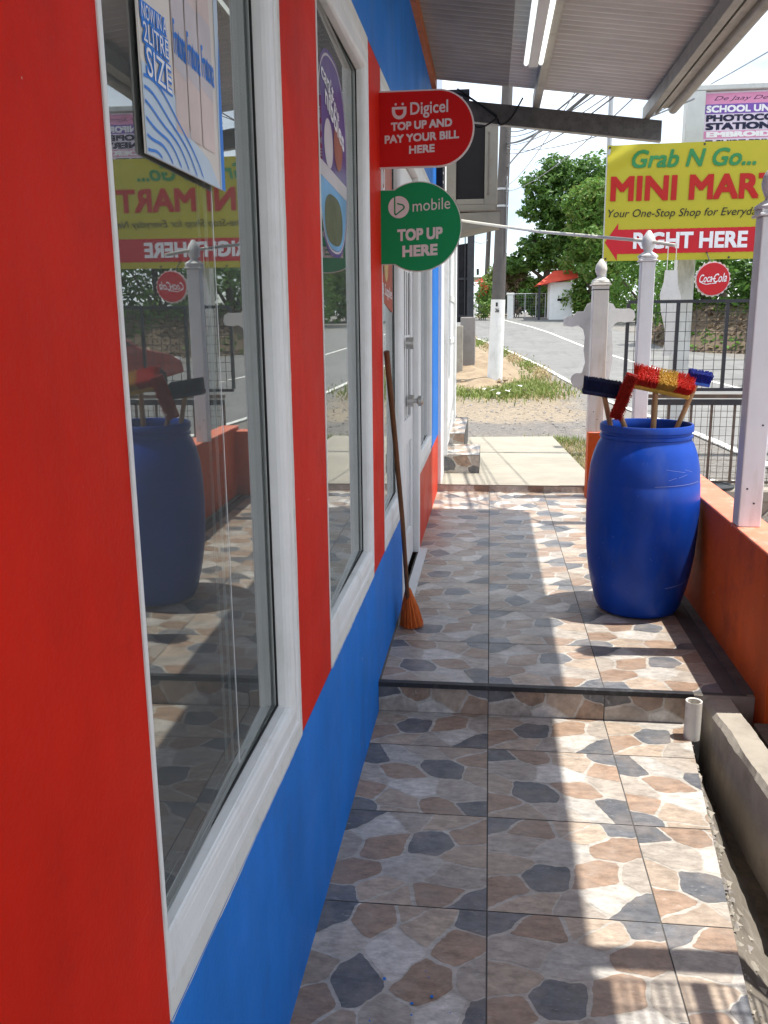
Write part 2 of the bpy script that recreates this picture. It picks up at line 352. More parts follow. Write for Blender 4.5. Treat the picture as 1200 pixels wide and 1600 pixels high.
        o=bpy.data.objects.new(name,me); COL.objects.link(o)
        if parent is not None: o.parent=parent; ROOTW[o]=off
        else:
            if at is not None: o.location=at
            ROOTW[o]=off
        if bevel:
            b=o.modifiers.new('bevel','BEVEL'); b.width=bevel; b.segments=2; b.limit_method='ANGLE'; b.angle_limit=R(40)
        if smooth:
            e=o.modifiers.new('split','EDGE_SPLIT'); e.split_angle=R(38)
        return o
def mb(key): return MB().use(key)
def tag(o, label, cat, group=None):
    o['label']=label; o['category']=cat
    if group: o['group']=group
    return o
def thing(name, loc, label, cat, group=None):
    o=bpy.data.objects.new(name,None); COL.objects.link(o); o.location=loc; o.empty_display_size=.1
    ROOTW[o]=Vector(loc); return tag(o,label,cat,group)
def struct(o, kind='structure'): o['kind']=kind; return o
def copy_thing(o, loc, label):
    c=o.copy(); COL.objects.link(c); c.location=loc; c['label']=label
    for ch in [x for x in bpy.data.objects if x.parent==o]:
        d=ch.copy(); COL.objects.link(d); d.parent=c
        for g in [x for x in bpy.data.objects if x.parent==ch]:
            e=g.copy(); COL.objects.link(e); e.parent=d
    return c
def circ(cx, cy, r, n=40, a0=0, a1=360):
    full=abs(a1-a0)>=360
    return [(cx+r*math.cos(R(a0+(a1-a0)*i/(n if full else n-1))),cy+r*math.sin(R(a0+(a1-a0)*i/(n if full else n-1)))) for i in range(n)]
X,Y,Z=Vector((1,0,0)),Vector((0,1,0)),Vector((0,0,1))

# ------------------------------------------------------------------ setting: ground, road, floors
def gz(y):
    if y<17: return .1
    t=y-17
    if y<50: return .1+(.05*t*t/8 if t<4 else .1+.05*(t-4))
    return 1.65+.02*(min(y,75)-50)
def ground_z(x,y):
    if y<7.3 and x<2.3: return -.2
    if x<-.9 and y<10: return -.2
    return gz(y)+ (.02*noise.noise(Vector((x*.7,y*.7,0))) if y<17 and x<2 else 0)
def lerp_nodes(nodes,y):
    for (y0,x0),(y1,x1) in zip(nodes,nodes[1:]):
        if y<=y1: return x0+(x1-x0)*(y-y0)/(y1-y0)
    return nodes[-1][1]
ROAD_N=[(-20,3.3),(0,2.95),(6,2.8),(9.5,2.66),(11,2.57),(15.5,2.08),(19.6,1.78),(23,1.38),(27.5,.68),(31.2,0.0),(35.5,-.85),(41,-2.6),(50,-7)]
ROAD_C=[(-20,7.5),(0,6.6),(12,5.8),(19.8,4.95),(22,4.33),(25,3.83),(30,3.1),(37,2.45),(41.2,1.9),(48,.66),(50,.1)]
ROAD_F=[(-20,11.2),(0,10.2),(12,9.3),(20,8.0),(24.6,6.95),(28.8,6.2),(33.7,5.8),(38.8,5.3),(48,3.9),(50,3.3)]
xs=[-160,-80,-40,-20,-10,-6,-4,-3]+[-2+.5*i for i in range(9)]+[2.3,2.5,3,3.5,4,5,6,7,8,9,10,12,15,20,30,50,90,160]
ys=[-60,-30,-20,-15,-10,-6,-3]+[float(i) for i in range(-2,8)]+[7.3,7.31]+[float(i) for i in range(8,76)]+[80,90,110,140,180,260]
ys=sorted(set(ys)); b=mb('ground'); P=[]
for y in ys:
    for x in xs: P.append((x,y,ground_z(x,y)))
n=len(xs); b.faces(P,[(j*n+i,j*n+i+1,(j+1)*n+i+1,(j+1)*n+i) for j in range(len(ys)-1) for i in range(n-1)])
struct(b.build('ground',smooth=True))
def strip(key,left,right,y0,y1,dz,step=1.0):
    b=mb(key); yy=[]; y=y0
    while y<y1: yy.append(y); y=math.floor(y+step+1e-6) if step==1 else y+step
    yy.append(y1); P=[]
    for y in yy:
        a,c=left(y),right(y)
        P+= [(a,y,gz(y)+dz),(c,y,gz(y)+dz)]
    b.faces(P,[(2*i,2*i+1,2*i+3,2*i+2) for i in range(len(yy)-1)]); return b
struct(strip('road',lambda y:lerp_nodes(ROAD_N,y),lambda y:lerp_nodes(ROAD_F,y),-20,50,.012).build('road'))
def wdt(nodes,y,w0):
    s=(lerp_nodes(nodes,y+.5)-lerp_nodes(nodes,y-.5)); return w0*math.sqrt(1+s*s)
struct(strip('line',lambda y:lerp_nodes(ROAD_C,y)-wdt(ROAD_C,y,.055),lambda y:lerp_nodes(ROAD_C,y)+wdt(ROAD_C,y,.055),-20,50,.018).build('centre_line_marking'))
struct(strip('line',lambda y:lerp_nodes(ROAD_N,y)+.02,lambda y:lerp_nodes(ROAD_N,y)+.02+wdt(ROAD_N,y,.11),-20,48,.017).build('edge_line_marking'))
# broken old asphalt apron across the end of the concrete pad, ragged edges
def blob_patch(key,name,outline,z,seed,amp=.12,step=.12):
    b=mb(key); pts=[]; k=len(outline)
    for i in range(k):
        p,q=Vector((*outline[i],0)),Vector((*outline[(i+1)%k],0)); m_=max(1,int((q-p).length/step))
        for j in range(m_):
            a=p.lerp(q,j/m_); nn=noise.noise_vector(Vector((a.x*1.7+seed,a.y*1.7,seed)))
            pts.append((a.x+nn.x*amp,a.y+nn.y*amp,z))
    b.poly(pts); return struct(b.build(name))

# flagstone-print tiles: one printed pattern of irregular stones, cut to each tile
D=(.120,.127,.140); BR=(.300,.208,.148); TN=(.375,.30,.232); GR=(.405,.36,.31); WH=(.50,.475,.435)
SEEDS=[(.08,.93,D),(.36,.90,BR),(.64,.84,TN),(.93,.95,D),(.17,.70,GR),(.90,.70,BR),(.52,.63,WH),(.06,.47,TN),(.33,.38,D),(.66,.43,BR),
       (.94,.46,GR),(.11,.20,BR),(.47,.12,GR),(.25,.03,TN),(.73,.17,WH),(.95,.14,D),(.60,.98,TN)]
SEEDS=[(u,v,c) for u,v,c in SEEDS]
T=.45
def clip(poly,a,b_,c):      # keep a*x+b*y<=c
    out=[]; n=len(poly)
    for i in range(n):
        p,q=poly[i],poly[(i+1)%n]; dp,dq=a*p[0]+b_*p[1]-c,a*q[0]+b_*q[1]-c
        if dp<=0: out.append(p)
        if (dp<0<dq) or (dq<0<dp):
            t=dp/(dp-dq); out.append((p[0]+(q[0]-p[0])*t,p[1]+(q[1]-p[1])*t))
    return out
def stone_cells(var):
    rnd=random.Random(40+var); cells=[]; ang=R((24,-28,62,8)[var])     # stones stretched along a slanting grain
    ca,sa=math.cos(ang)/1.22,math.sin(ang)/1.22; cb,sb=math.cos(ang)*1.22,math.sin(ang)*1.22
    met=lambda x,y:(x*ca+y*sa,-x*sb+y*cb)
    sd=[((u+rnd.uniform(-.05,.05))*T,(v+rnd.uniform(-.05,.05))*T,c) for u,v,c in SEEDS]
    e=.002
    for i,(x,y,c) in enumerate(sd):
        poly=[(e,e),(T-e,e),(T-e,T-e),(e,T-e)]
        for j,(x2,y2,_) in enumerate(sd):
            if i==j: continue
            # anisotropic bisector, pulled back by half a joint
            p_,q_=met(x,y); p2,q2=met(x2,y2); dp_,dq_=p2-p_,q2-q_
            A,B=2*(dp_*ca-dq_*sb),2*(dp_*sa+dq_*cb); C=p2*p2+q2*q2-p_*p_-q_*q_
            L=math.hypot(A,B); g=.0024+.0034*((i*7+j*7)%5)/4
            poly=clip(poly,A,B,C-g*L)
            if len(poly)<3: break
        if len(poly)<3: continue
        # soften corners, then roughen the edge
        q=[]; n=len(poly); onb=lambda p: min(p[0],p[1],T-p[0],T-p[1])<.003
        for k in range(n):
            p0,p1,p2=Vector((*poly[k-1],0)),Vector((*poly[k],0)),Vector((*poly[(k+1)%n],0))
            if onb(p1): q.append(p1)
            else:
                f=.11; q+= [p1.lerp(p0,f),p1.lerp(p1.lerp(p0,.04).lerp(p2,.04),.9),p1.lerp(p2,f)]
        r=[]
        for k in range(len(q)):
            p,s=q[k],q[(k+1)%len(q)]; m_=max(1,int((s-p).length/.012))
            for t in range(m_):
                a=p.lerp(s,t/m_)
                if not onb(a):
                    nn=noise.noise_vector(Vector((a.x*60,a.y*60,var*3.1)))*.0044+noise.noise_vector(Vector((a.x*13,a.y*13,var*5.1)))*.012; a=a+Vector((nn.x,nn.y,0))
                    a.x=min(max(a.x,e),T-e); a.y=min(max(a.y,e),T-e)
                r.append((a.x,a.y))
        k_=rnd.uniform(.82,1.16); cells.append((r,tuple(v*k_ for v in c)))
    return cells
CELLS=[stone_cells(v) for v in range(4)]
def lay_tile(b,b2,u0,v0,var,rot,planes,to3,lift):
    """one tile at (u0,v0): grout-coloured body plus its printed stones, clipped by half planes"""
    sq=[(.002,.002),(T-.002,.002),(T-.002,T-.002),(.002,T-.002)]
    def place(poly): return [(u0+(T-p[0] if rot else p[0]),v0+(T-p[1] if rot else p[1])) for p in poly]
    def cut(poly):
        for pl in planes:
            poly=clip(poly,*pl)
            if len(poly)<3: return None
        return poly
    p=cut(place(sq))
    if p: b.col=(.445,.42,.375); b.poly([to3(q,0) for q in p])
    for r,c in CELLS[var]:
        p=cut(place(r))
        if p: b.col=c; b.poly([to3(q,lift) for q in p])
XO=.017; RY=3.22; UZ=.125; FY=7.22
random.seed(11)
low=mb('tiles')
for i in (-1,0,1):
    for k in range(-4,3):
        y0=2.035+T*k
        planes=[(-1,0,.425),(0,1,RY),(1,-.118,.405)]          # left wall, riser, tapering outer edge
        lay_tile(low,None,XO+T*i,y0,random.choice((0,0,1,2)),random.random()<.25,planes,lambda q,l:(q[0],q[1],.002+l),.0006)
low.use('slab'); low.col=None
low.faces([(-.43,.2,.0008),(.43,.2,.0008),(.785,RY,.0008),(-.43,RY,.0008)],[(0,1,2,3)])
low.use('concrete').faces([(.43,.2,.0006),(.785,RY,.0006),(.785,RY,-.16),(.43,.2,-.16)],[(0,3,2,1)])
low.use('blue'); rs=random.Random(2)                # dried drops of wall paint
for k in range(16):
    cx_,cy_=rs.gauss(-.17,.07),rs.gauss(1.66,.09); r_=rs.uniform(.0015,.006)
    low.poly([(cx_+r_*rs.uniform(.6,1.2)*math.cos(q*.9),cy_+r_*rs.uniform(.6,1.3)*math.sin(q*.9),.0042) for q in range(7)])
struct(low.build('lower_walkway_floor'))
up=mb('tiles')
for i in (-1,0,1):
    for k in range(9):
        planes=[(-1,0,.425),(0,1,FY),(0,-1,-(RY+.018)),(1,0,.985)]
        lay_tile(up,None,XO+T*i,RY+.018+T*k,random.choice((0,0,1,2,3)),random.random()<.35,planes,lambda q,l:(q[0],q[1],UZ+l),.0006)
# riser faced with cut tiles, and the low riser at the far end
for i in (-1,0,1):
    lay_tile(up,None,XO+T*i,-.30,1,False,[(-1,0,.425),(0,-1,-.004),(0,1,.108),(1,0,.79)],lambda q,l:(q[0],RY-.004-l,q[1]),.0006)
up.use('slab'); up.col=None
up.box(-.43,.80,RY-.003,RY+.05,-.05,UZ-.014)
up.faces([(-.43,RY,UZ-.0012),(1.0,RY,UZ-.0012),(1.0,FY,UZ-.0012),(-.43,FY,UZ-.0012)],[(0,1,2,3)])
up.use('nosing'); up.box(-.43,.80,RY-.012,RY+.016,UZ-.016,UZ+.003)
up.use('mortar'); up.box(.985,1.028,RY+.02,FY-.15,UZ-.02,UZ+.006); up.box(-.43,-.412,RY+.02,5.3,UZ-.01,UZ+.004)
struct(up.build('upper_walkway_floor'))
pad=mb('concrete_pale'); pad.faces([(-.55,FY,.184),(.93,FY,.184),(.76,10.45,.178),(-.55,10.3,.178),(-.55,FY,-.1),(.93,FY,-.1),(.76,10.45,-.1),(-.55,10.3,-.1)],
    [(0,1,2,3),(1,5,6,2),(2,6,7,3),(0,4,5,1)])
for i in (-1,0,1):
    pad.use('tiles')
    lay_tile(pad,None,XO+T*i,-.16,3,False,[(-1,0,.425),(0,-1,-.125),(0,1,.176),(1,0,.93)],lambda q,l:(q[0],FY-.004-l,q[1]),.0006)
struct(pad.build('concrete_pad'))
# soil trench with kerb beside the lower walkway
random.seed(3); tr=mb('soil'); P=[]; nx,ny=14,70
for j in range(ny+1):
    y=.2+(RY-.2+.02)*j/ny; xe=.405+.118*y-.006; xk=.93-.045*(y-2.5)+.02
    for i in range(nx+1):
        t=i/nx; x=xe+(xk-xe)*t
        z=-.012-.21*math.sin(min(1,t*1.5)*math.pi/2)**1.2*(1 if y>2.2 else max(.25,(y-.8)/1.4)) + .022*noise.noise(Vector((x*22,y*22,0)))+.02*noise.noise(Vector((x*7,y*7,4)))
        P.append((x,y,z if i else -.006))
tr.faces(P,[(j*(nx+1)+i,j*(nx+1)+i+1,(j+1)*(nx+1)+i+1,(j+1)*(nx+1)+i) for j in range(ny) for i in range(nx)])
struct(tr.build('soil_trench',smooth=True))
def rocks(name,key,n,pos,r0,r1,seed):
    rnd=random.Random(seed); b=mb(key)
    for k in range(n):
        c=Vector(pos(rnd)); r=r0+(r1-r0)*rnd.random()**3; q=[Vector((rnd.gauss(0,1),rnd.gauss(0,1),rnd.gauss(0,1))).normalized() for _ in range(3)]
        V_=[Vector((1,0,0)),Vector((-1,0,0)),Vector((0,1,0)),Vector((0,-1,0)),Vector((0,0,.7)),Vector((0,0,-.7))]; a=rnd.random()*6
        V_=[Vector((v.x*math.cos(a)-v.y*math.sin(a),v.x*math.sin(a)+v.y*math.cos(a),v.z))*r*rnd.uniform(.6,1.3)+c for v in V_]
        b.faces(V_,[(0,2,4),(2,1,4),(1,3,4),(3,0,4),(2,0,5),(1,2,5),(3,1,5),(0,3,5)])
    return struct(b.build(name),'stuff')
def trench_pt(r):
    y=.9+(RY-.95)*r.random(); xe=.405+.118*y; xk=.93-.045*(y-2.5)-.06; t=r.random()
    return (xe+(xk-xe)*t,y,-.012-.21*math.sin(min(1,t*1.5)*math.pi/2)**1.2*(1 if y>2.2 else max(.25,(y-.8)/1.4))+.005)
rocks('pebbles','concrete',900,trench_pt,.003,.022,5)
rocks('pebbles','concrete_grey',700,trench_pt,.003,.018,6)
rocks('rubble','sand',500,lambda r:(r.uniform(-.6,.5),r.uniform(18.5,25),.2+.05*max(0,r.random()*6)*.4),.02,.10,8)
rocks('gravel','concrete_grey',900,lambda r:(r.uniform(-.5,1.7),r.uniform(10.4,16.5),.105),.006,.03,9)
kb=mb('concrete'); P=[]; ny=150
for j in range(ny+1):
    y=.2+(RY-.2)*j/ny; xk=.93-.045*(y-2.5)-.062; w_=.10
    a=.008*noise.noise(Vector((0,y*5,1)))+.002*noise.noise(Vector((0,y*31,1))); c=.006*noise.noise(Vector((3,y*6,2)))+.002*noise.noise(Vector((3,y*37,2)))
    P+= [(xk+a,y,-.3),(xk+a*1.5,y,.095+c),(xk+.014+c,y,.114+c),(xk+w_+a,y,.115+c*.6),(xk+w_+.01,y,-.2)]
kb.faces(P,[(j*5+i,j*5+i+1,(j+1)*5+i+1,(j+1)*5+i) for j in range(ny) for i in range(4)])
kb.poly([P[i] for i in range(5)]); kb.poly([P[ny*5+i] for i in range(5)][::-1])
tag(kb.build('concrete_kerb',at=(.9,2,0)),'low rough concrete kerb edging the soil trench by the tiles','kerb')
dt=mb('soil'); dt.box(.990,1.149,.2,3.09,-.2,.075); dt.use('concrete').box(.80,1.027,RY-.005,RY+.03,-.2,UZ-.003); struct(dt.build('dirt_strip'))

# ------------------------------------------------------------------ shop
W=-.42; WB=2.455; GX=-.442
shop=thing('shop_building',(-.5,3.5,0),'red and blue painted shop with white framed display windows along the walkway','building')
def wallpart(name,key,d0,d1,z0,z1,x1=W,th=.14): return mb(key).box(x1-th,x1,d0,d1,z0,z1).build(name,shop)
wallpart('red_wall_panel','red',-1.6,.966,.60,WB+.6)
wallpart('red_wall_panel','red',1.816,2.205,.60,WB)
wallpart('red_wall_panel','red',3.105,3.455,.60,WB)
bb=mb('blue'); bb.box(W-.14,W,-1.6,4.185,-.1,.598); bb.build('blue_wall_base',shop)
bb=mb('blue'); bb.box(W-.14,W,.97,6.345,WB+.002,3.16); bb.box(W-.14,W,6.347,7.25,.602,3.16); bb.build('blue_wall_band',shop)
mb('orange_red').box(W-.14,W,5.295,7.25,.1,.60).build('coral_wall_panel',shop)
# dark shop room behind the glass with shelves
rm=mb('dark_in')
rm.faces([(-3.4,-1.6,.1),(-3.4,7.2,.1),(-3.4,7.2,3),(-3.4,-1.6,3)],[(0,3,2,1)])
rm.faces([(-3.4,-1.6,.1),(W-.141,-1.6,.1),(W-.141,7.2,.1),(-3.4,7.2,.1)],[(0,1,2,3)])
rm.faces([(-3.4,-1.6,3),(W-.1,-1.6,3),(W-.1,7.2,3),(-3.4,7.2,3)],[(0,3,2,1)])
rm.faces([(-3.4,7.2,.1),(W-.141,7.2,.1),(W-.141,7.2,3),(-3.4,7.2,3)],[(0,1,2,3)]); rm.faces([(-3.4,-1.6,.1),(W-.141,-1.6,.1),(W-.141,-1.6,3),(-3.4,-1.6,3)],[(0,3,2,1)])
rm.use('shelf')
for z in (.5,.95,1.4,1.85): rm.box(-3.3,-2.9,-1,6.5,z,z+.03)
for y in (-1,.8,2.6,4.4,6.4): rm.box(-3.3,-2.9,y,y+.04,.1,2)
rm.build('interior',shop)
PROF=[(0,.003),(.042,.003),(.042,.007),(.052,.011),(.062,.011),(.067,.008),(.078,.008),(.085,.013),(.108,.015),(.120,.011),(.125,.005),(.128,-.002),(.131,-.034)]
def window(d0,d1,z0,z1,nl=.1,parent=shop,pane_split=None,scale=1.0,name='window'):
    """moulded ring frame round a pane set 3.5 cm back; nl narrows the near jamb"""
    fr=mb('trim'); rings=[]
    for t,x in PROF:
        t*=scale; xn=min(x,.0015); rings.append([(W+xn,d0+t*nl,z0+t),(W+x,d1-t,z0+t),(W+x,d1-t,z1-t),(W+xn,d0+t*nl,z1-t)])
    for k,(a,c) in enumerate(zip(rings,rings[1:])):
        fr.use('trim_flat' if k<2 else 'trim')
        fr.faces(a+c,[(i,(i+1)%4,4+(i+1)%4,4+i) for i in range(4)])
    back=[(W-.14,p[1],p[2]) for p in rings[-1]]; o0=[(W-.02,p[1],p[2]) for p in rings[0]]
    fr.use('trim').faces(o0+rings[0],[(i,(i+1)%4,4+(i+1)%4,4+i) for i in range(4)])
    fr.use('trim_flat')
    def ragged(p,q,out,sd):
        p,q,out=Vector(p),Vector(q),Vector(out); n_=int((q-p).length/.02); prev=None
        for i in range(n_+1):
            a=p.lerp(q,i/n_); wv=.0012+.0042*max(0,noise.noise(a*9+Vector((sd,0,0))))+.003*max(0,noise.noise(a*41+Vector((sd,3,0)))); c=a+out*wv
            if prev: fr.poly([prev[0],a,c,prev[1]])
            prev=(a,c)
    xw=W+.0032
    ragged((xw,d1,z0),(xw,d1,z1),(0,1,0),d0*7); ragged((xw,d0,z0),(xw,d1,z0),(0,0,-1),d0*5); ragged((xw,d0,z0),(xw,d0,z1),(0,-1,0),d0*3)
    win=fr.build(name,parent)
    t=.131*scale; e0,e1,f0,f1=d0+t*nl,d1-t,z0+t,z1-t
    g=mb('black')                                   # gasket where the glass meets the jamb
    for q in ((e0,e1-.004,f0+.0005,f0+.0045),(e0,e1-.004,f1-.0045,f1-.0005),(e1-.0045,e1-.0005,f0+.0005,f1-.0005)): g.box(W-.0215,W-.0175,*q)
    g.build('gasket',win)
    gl_a=lambda y: GX+.006-.0155*(y-(e0+.15))            # the pane sits a little skew in its rebate
    y0_,y1_,q0,q1=e0-.01,e1+.01,f0-.01,f1+.01
    mb('glass').faces([(gl_a(y0_),y0_,q0),(gl_a(y1_),y1_,q0),(gl_a(y1_),y1_,q1),(gl_a(y0_),y0_,q1),(gl_a(y0_)-.006,y0_,q0),(gl_a(y1_)-.006,y1_,q0),(gl_a(y1_)-.006,y1_,q1),(gl_a(y0_)-.006,y0_,q1)],
        [(0,1,2,3),(7,6,5,4),(0,4,5,1),(1,5,6,2),(2,6,7,3),(3,7,4,0)]).build('glass_pane',win)
    if pane_split:
        mb('alu').box(GX-.0005,GX+.002,pane_split,pane_split+.0028,f0+.02,f1-.02).build('pane_joint',win)
    return win
window(.966,1.815,.602,WB-.002,.10,pane_split=1.40)
window(2.206,3.103,.602,WB-.002,.10)
window(3.457,4.19,.602,WB-.002,.10)
wl=window(5.293,6.343,.602,WB-.002,.8)
for dd in (5.62,5.98): mb('alu').box(GX+.001,GX+.02,dd,dd+.03,.76,2.3).build('mullion',wl)
# door between the third and fourth windows
dz0=.13; dr=mb('white_door'); d0,d1=4.195,5.285
dr.box(W-.09,W+.004,d0,d0+.10,dz0,WB); dr.box(W-.09,W+.004,d1-.09,d1,dz0,WB); dr.box(W-.09,W+.004,d0+.10,d1-.09,2.33,WB)
door=dr.build('door',shop,bevel=.004)
a0,a1=d0+.11,d1-.10
lf=mb('white_door')
for q in ((a0,a0+.12,dz0+.01,2.32),(a1-.12,a1,dz0+.01,2.32),(a0+.12,a1-.12,dz0+.01,dz0+.20),(a0+.12,a1-.12,.86,1.00),(a0+.12,a1-.12,2.20,2.32)):
    lf.box(W-.05,W-.032,*q)
for q in ((1.40,1.46),(1.80,1.86)): lf.box(W-.0436,W-.038,a0+.12,a1-.12,*q)
lf.box(W-.045,W-.034,(a0+a1)/2-.05,(a0+a1)/2+.05,dz0+.20,.86)
for k in range(1,6):
    yy=a0+.12+(a1-a0-.24)*k/6; lf.box(W-.0438,W-.040,yy-.028,yy+.028,1.00,2.20)
lf.build('door_leaf',door,bevel=.003)
mb('ac_dark').box(W-.049,W-.044,a0+.12,a1-.12,1.0,2.2).build('dark_pane',door)
mb('alu').box(W-.049,W-.044,a0+.12,a1-.12,dz0+.2,.86).build('lower_panel',door)
hd=mb('steel'); yk=4.86
hd.tube([(W-.030,yk,1.10),(W+.004,yk,1.10)],.034,16); hd.tube([(W+.004,yk,1.10),(W+.026,yk,1.10)],.013,12)
hd.tube([(W+.022,yk,1.10),(W+.030,yk,1.10),(W+.048,yk,1.10),(W+.056,yk,1.10)],[.018,.030,.030,.018],16)
mb('steel').tube([(W-.030,yk-.1,1.42),(W+.012,yk-.1,1.42)],.032,16).build('door_lock',door,smooth=True)
hd.build('door_knob',door,smooth=True)
st=mb('alu'); st.box(W+.001,W+.05,4.19,5.29,dz0-.008,dz0+.006); st.build('threshold',shop)
ot=mb('orange_trim'); ot.box(W-.02,W+.03,-1.5,6.46,3.09,3.16); ot.build('eave_trim',shop)

# perforated black bracket and cables at the corner under the eave
pb=mb('cloth_dark'); pb.box(W+.002,W+.05,6.9,7.24,2.3,3.12); pb.box(W-.02,-.17,6.62,6.68,2.93,3.13); pb.box(W+.002,W+.06,6.5,6.9,3.0,3.09)
br=thing('eave_bracket',(W,6.9,2.6),'black perforated strip with white bolt heads at the corner under the roof','bracket')
pb.build('perforated_strip',br)
random.seed(5)
for k in range(11): mb('letter_white').box(W+.05,W+.053,6.93,6.965,2.36+.065*k,2.375+.065*k).build('bolt_head',br)
for k in range(4): mb('letter_white').tube([(W+.03+.055*k,6.612,3.04+.03*(k%2)),(W+.03+.055*k,6.62,3.04+.03*(k%2))],.009,8).build('bolt_head',br)

# ------------------------------------------------------------------ awning roof on steel purlins
RYE=6.5
def rz(x): return 3.165-.132*(x+.43)
aw=thing('awning',(.3,3,2.9),'corrugated metal awning roof on steel purlins sheltering the walkway','awning')
def sheet(key,x0,x1,y0,y1,dz,name):
    b=mb(key); st_=.0095; n=int((y1-y0)/st_); P=[]
    for i in range(n+1):
        y=y0+(y1-y0)*i/n; z=.0125*math.sin(2*math.pi*y/.076)
        P+=[(x0,y,rz(x0)+z+dz),(x1,y,rz(x1)+z+dz),(x0,y,rz(x0)+z+dz+.004),(x1,y,rz(x1)+z+dz+.004)]
    b.faces(P,[(4*i,4*i+4,4*i+5,4*i+1) for i in range(n)]+[(4*i+2,4*i+3,4*i+7,4*i+6) for i in range(n)]+[(4*i,4*i+2,4*i+6,4*i+4) for i in range(n)]+[(4*i+1,4*i+5,4*i+7,4*i+3) for i in range(n)]+[(0,1,3,2),(4*n,4*n+2,4*n+3,4*n+1)])
    return b.build(name,aw)
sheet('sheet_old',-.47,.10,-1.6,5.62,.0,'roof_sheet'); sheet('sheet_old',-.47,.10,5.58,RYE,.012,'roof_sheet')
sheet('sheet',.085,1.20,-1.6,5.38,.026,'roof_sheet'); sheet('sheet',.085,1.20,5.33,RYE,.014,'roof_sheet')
pu=mb('purlin')
def purlin(x,w_=.05,h=.085,key='purlin',y1=RYE+.1):
    t=rz(x)-.012; mb(key).box(x-w_/2,x+w_/2,-1.6,y1,t-h,t).build('purlin',aw,bevel=.004)
purlin(.295,.05); purlin(1.045,.045)
bm_=mb('galv'); zb0,zb1=rz(-.42)-.105,rz(1.14)-.105
P=[]
for y in (RYE+.0,RYE+.055):
    P+=[(-.42,y,zb0-.13),(1.14,y,zb1-.13),(1.14,y,zb1),(-.42,y,zb0)]
bm_.faces(P,[(0,1,2,3),(5,4,7,6),(3,2,6,7),(1,5,6,2),(4,0,3,7)])
bm_.use('purlin').faces([(-.42,RYE-.001,zb0-.134),(1.14,RYE-.001,zb1-.134),(1.14,RYE+.056,zb1-.134),(-.42,RYE+.056,zb0-.134)],[(0,3,2,1)])
bm_.faces([(-.42,RYE-.001,zb0-.134),(1.14,RYE-.001,zb1-.134),(1.14,RYE-.001,zb1-.1305),(-.42,RYE-.001,zb0-.1305)],[(0,1,2,3)])
bm_.build('end_beam',aw)
g=mb('pvc'); g.use('purlin'); gx=1.205; g.tube([(gx,-1.6,rz(gx)-.03),(gx,RYE-.02,rz(gx)-.03)],.033,14); g.build('gutter',aw,smooth=True)
mb('purlin').box(1.106,1.185,-1.6,RYE-.005,rz(1.145)-.030,rz(1.145)-.024).build('sky_gap_plate',aw)  # plate added to block sky light showing through the corrugation gaps
mb('purlin').box(1.09,1.105,-1.6,RYE,rz(1.1)-.075,rz(1.1)-.012).build('fascia_strip',aw)
# twin-tube batten lamp
LX=.222; LZ=rz(LX)-.085
lamp=thing('batten_lamp',(LX,4.5,LZ),'lit twin tube batten lamp fixed under the awning roof','lamp')
mb('fixture').box(LX-.028,LX+.028,3.92,5.46,LZ-.045,LZ+.07).build('lamp_body',lamp,bevel=.006)
for sx in (-1,1):
    xx=LX+sx*.042
    tb=mb('tube_light').tube([(xx,3.95,LZ-.03),(xx,5.42,LZ-.03)],.013,14).build('lamp_tube',lamp,smooth=True)
    mb('alu').tube([(xx,5.42,LZ-.03),(xx,5.44,LZ-.03)],.0135,12).build('tube_cap',tb); mb('alu').tube([(xx,3.93,LZ-.03),(xx,3.95,LZ-.03)],.0135,12).build('tube_cap',tb)
# cables looped over the beam
def cable(pts,r,key,label,cat='cable',name='cable',group=None,n=6):
    b=mb(key); P=[Vector(p) for p in pts]
    if len(P)==2:
        a,c=P; L=(c-a).length; P=[a.lerp(c,i/14)-Vector((0,0,.012*L*4*(i/14)*(1-i/14))) for i in range(15)]
    else:
        Q=[]
        for i in range(len(P)-1):
            p0,p1,p2,p3=P[max(i-1,0)],P[i],P[i+1],P[min(i+2,len(P)-1)]
            for k in range(6):
                t=k/6; Q.append(.5*((2*p1)+(p2-p0)*t+(2*p0-5*p1+4*p2-p3)*t*t+(3*p1-p0-3*p2+p3)*t**3))
        P=Q+[P[-1]]
    b.tube(P,r,n); return tag(b.build(name,smooth=True,at=tuple(P[0])),label,cat,group)
cable([(-.25,6.48,3.1),(.0,6.49,2.93),(.05,6.48,2.86),(.12,6.485,2.90),(.2,6.5,3.03)],.006,'black','black cable loop sagging below the middle of the steel beam')
cable([(-.36,6.46,3.08),(-.2,6.46,3.05),(-.02,6.47,2.945),(.02,6.47,2.90),(-.10,6.46,2.84),(-.2,6.47,2.92)],.006,'black','black cable loop hanging from the beam next to the red sign')

# ------------------------------------------------------------------ signs on the shop
def sgn(name,loc,label,cat='sign'): return thing(name,loc,label,cat)
YD=3.42
sr=sgn('hanging_sign',(-.42,YD,2.23),'red round-ended sign offering top up and bill payment, projecting from the wall')
zb,zt=2.095,2.365; cxr=-.203; rr=(zt-zb)/2; cz=(zb+zt)/2
out=[(-.42,zb)]+circ(cxr,cz,rr,30,-90,90)+[(-.42,zt)]
mb('sign_edge').prism(out,(0,YD+.004,0),X,Z,-Y*-1,.008).build('sign_edge',sr)
rr2=rr-.006; mb('sign_red').prism([(-.42,cz-rr2)]+circ(cxr,cz,rr2,30,-90,90)+[(-.42,cz+rr2)],(0,YD,0),X,Z,Y,.0035).build('sign_panel',sr)
O=(0,YD-.0012,0)
def tilt(dx,dz=0): return (0,YD-.0012,dz)
UX=Vector((1,0,.032)); l=mb('letter_grey')
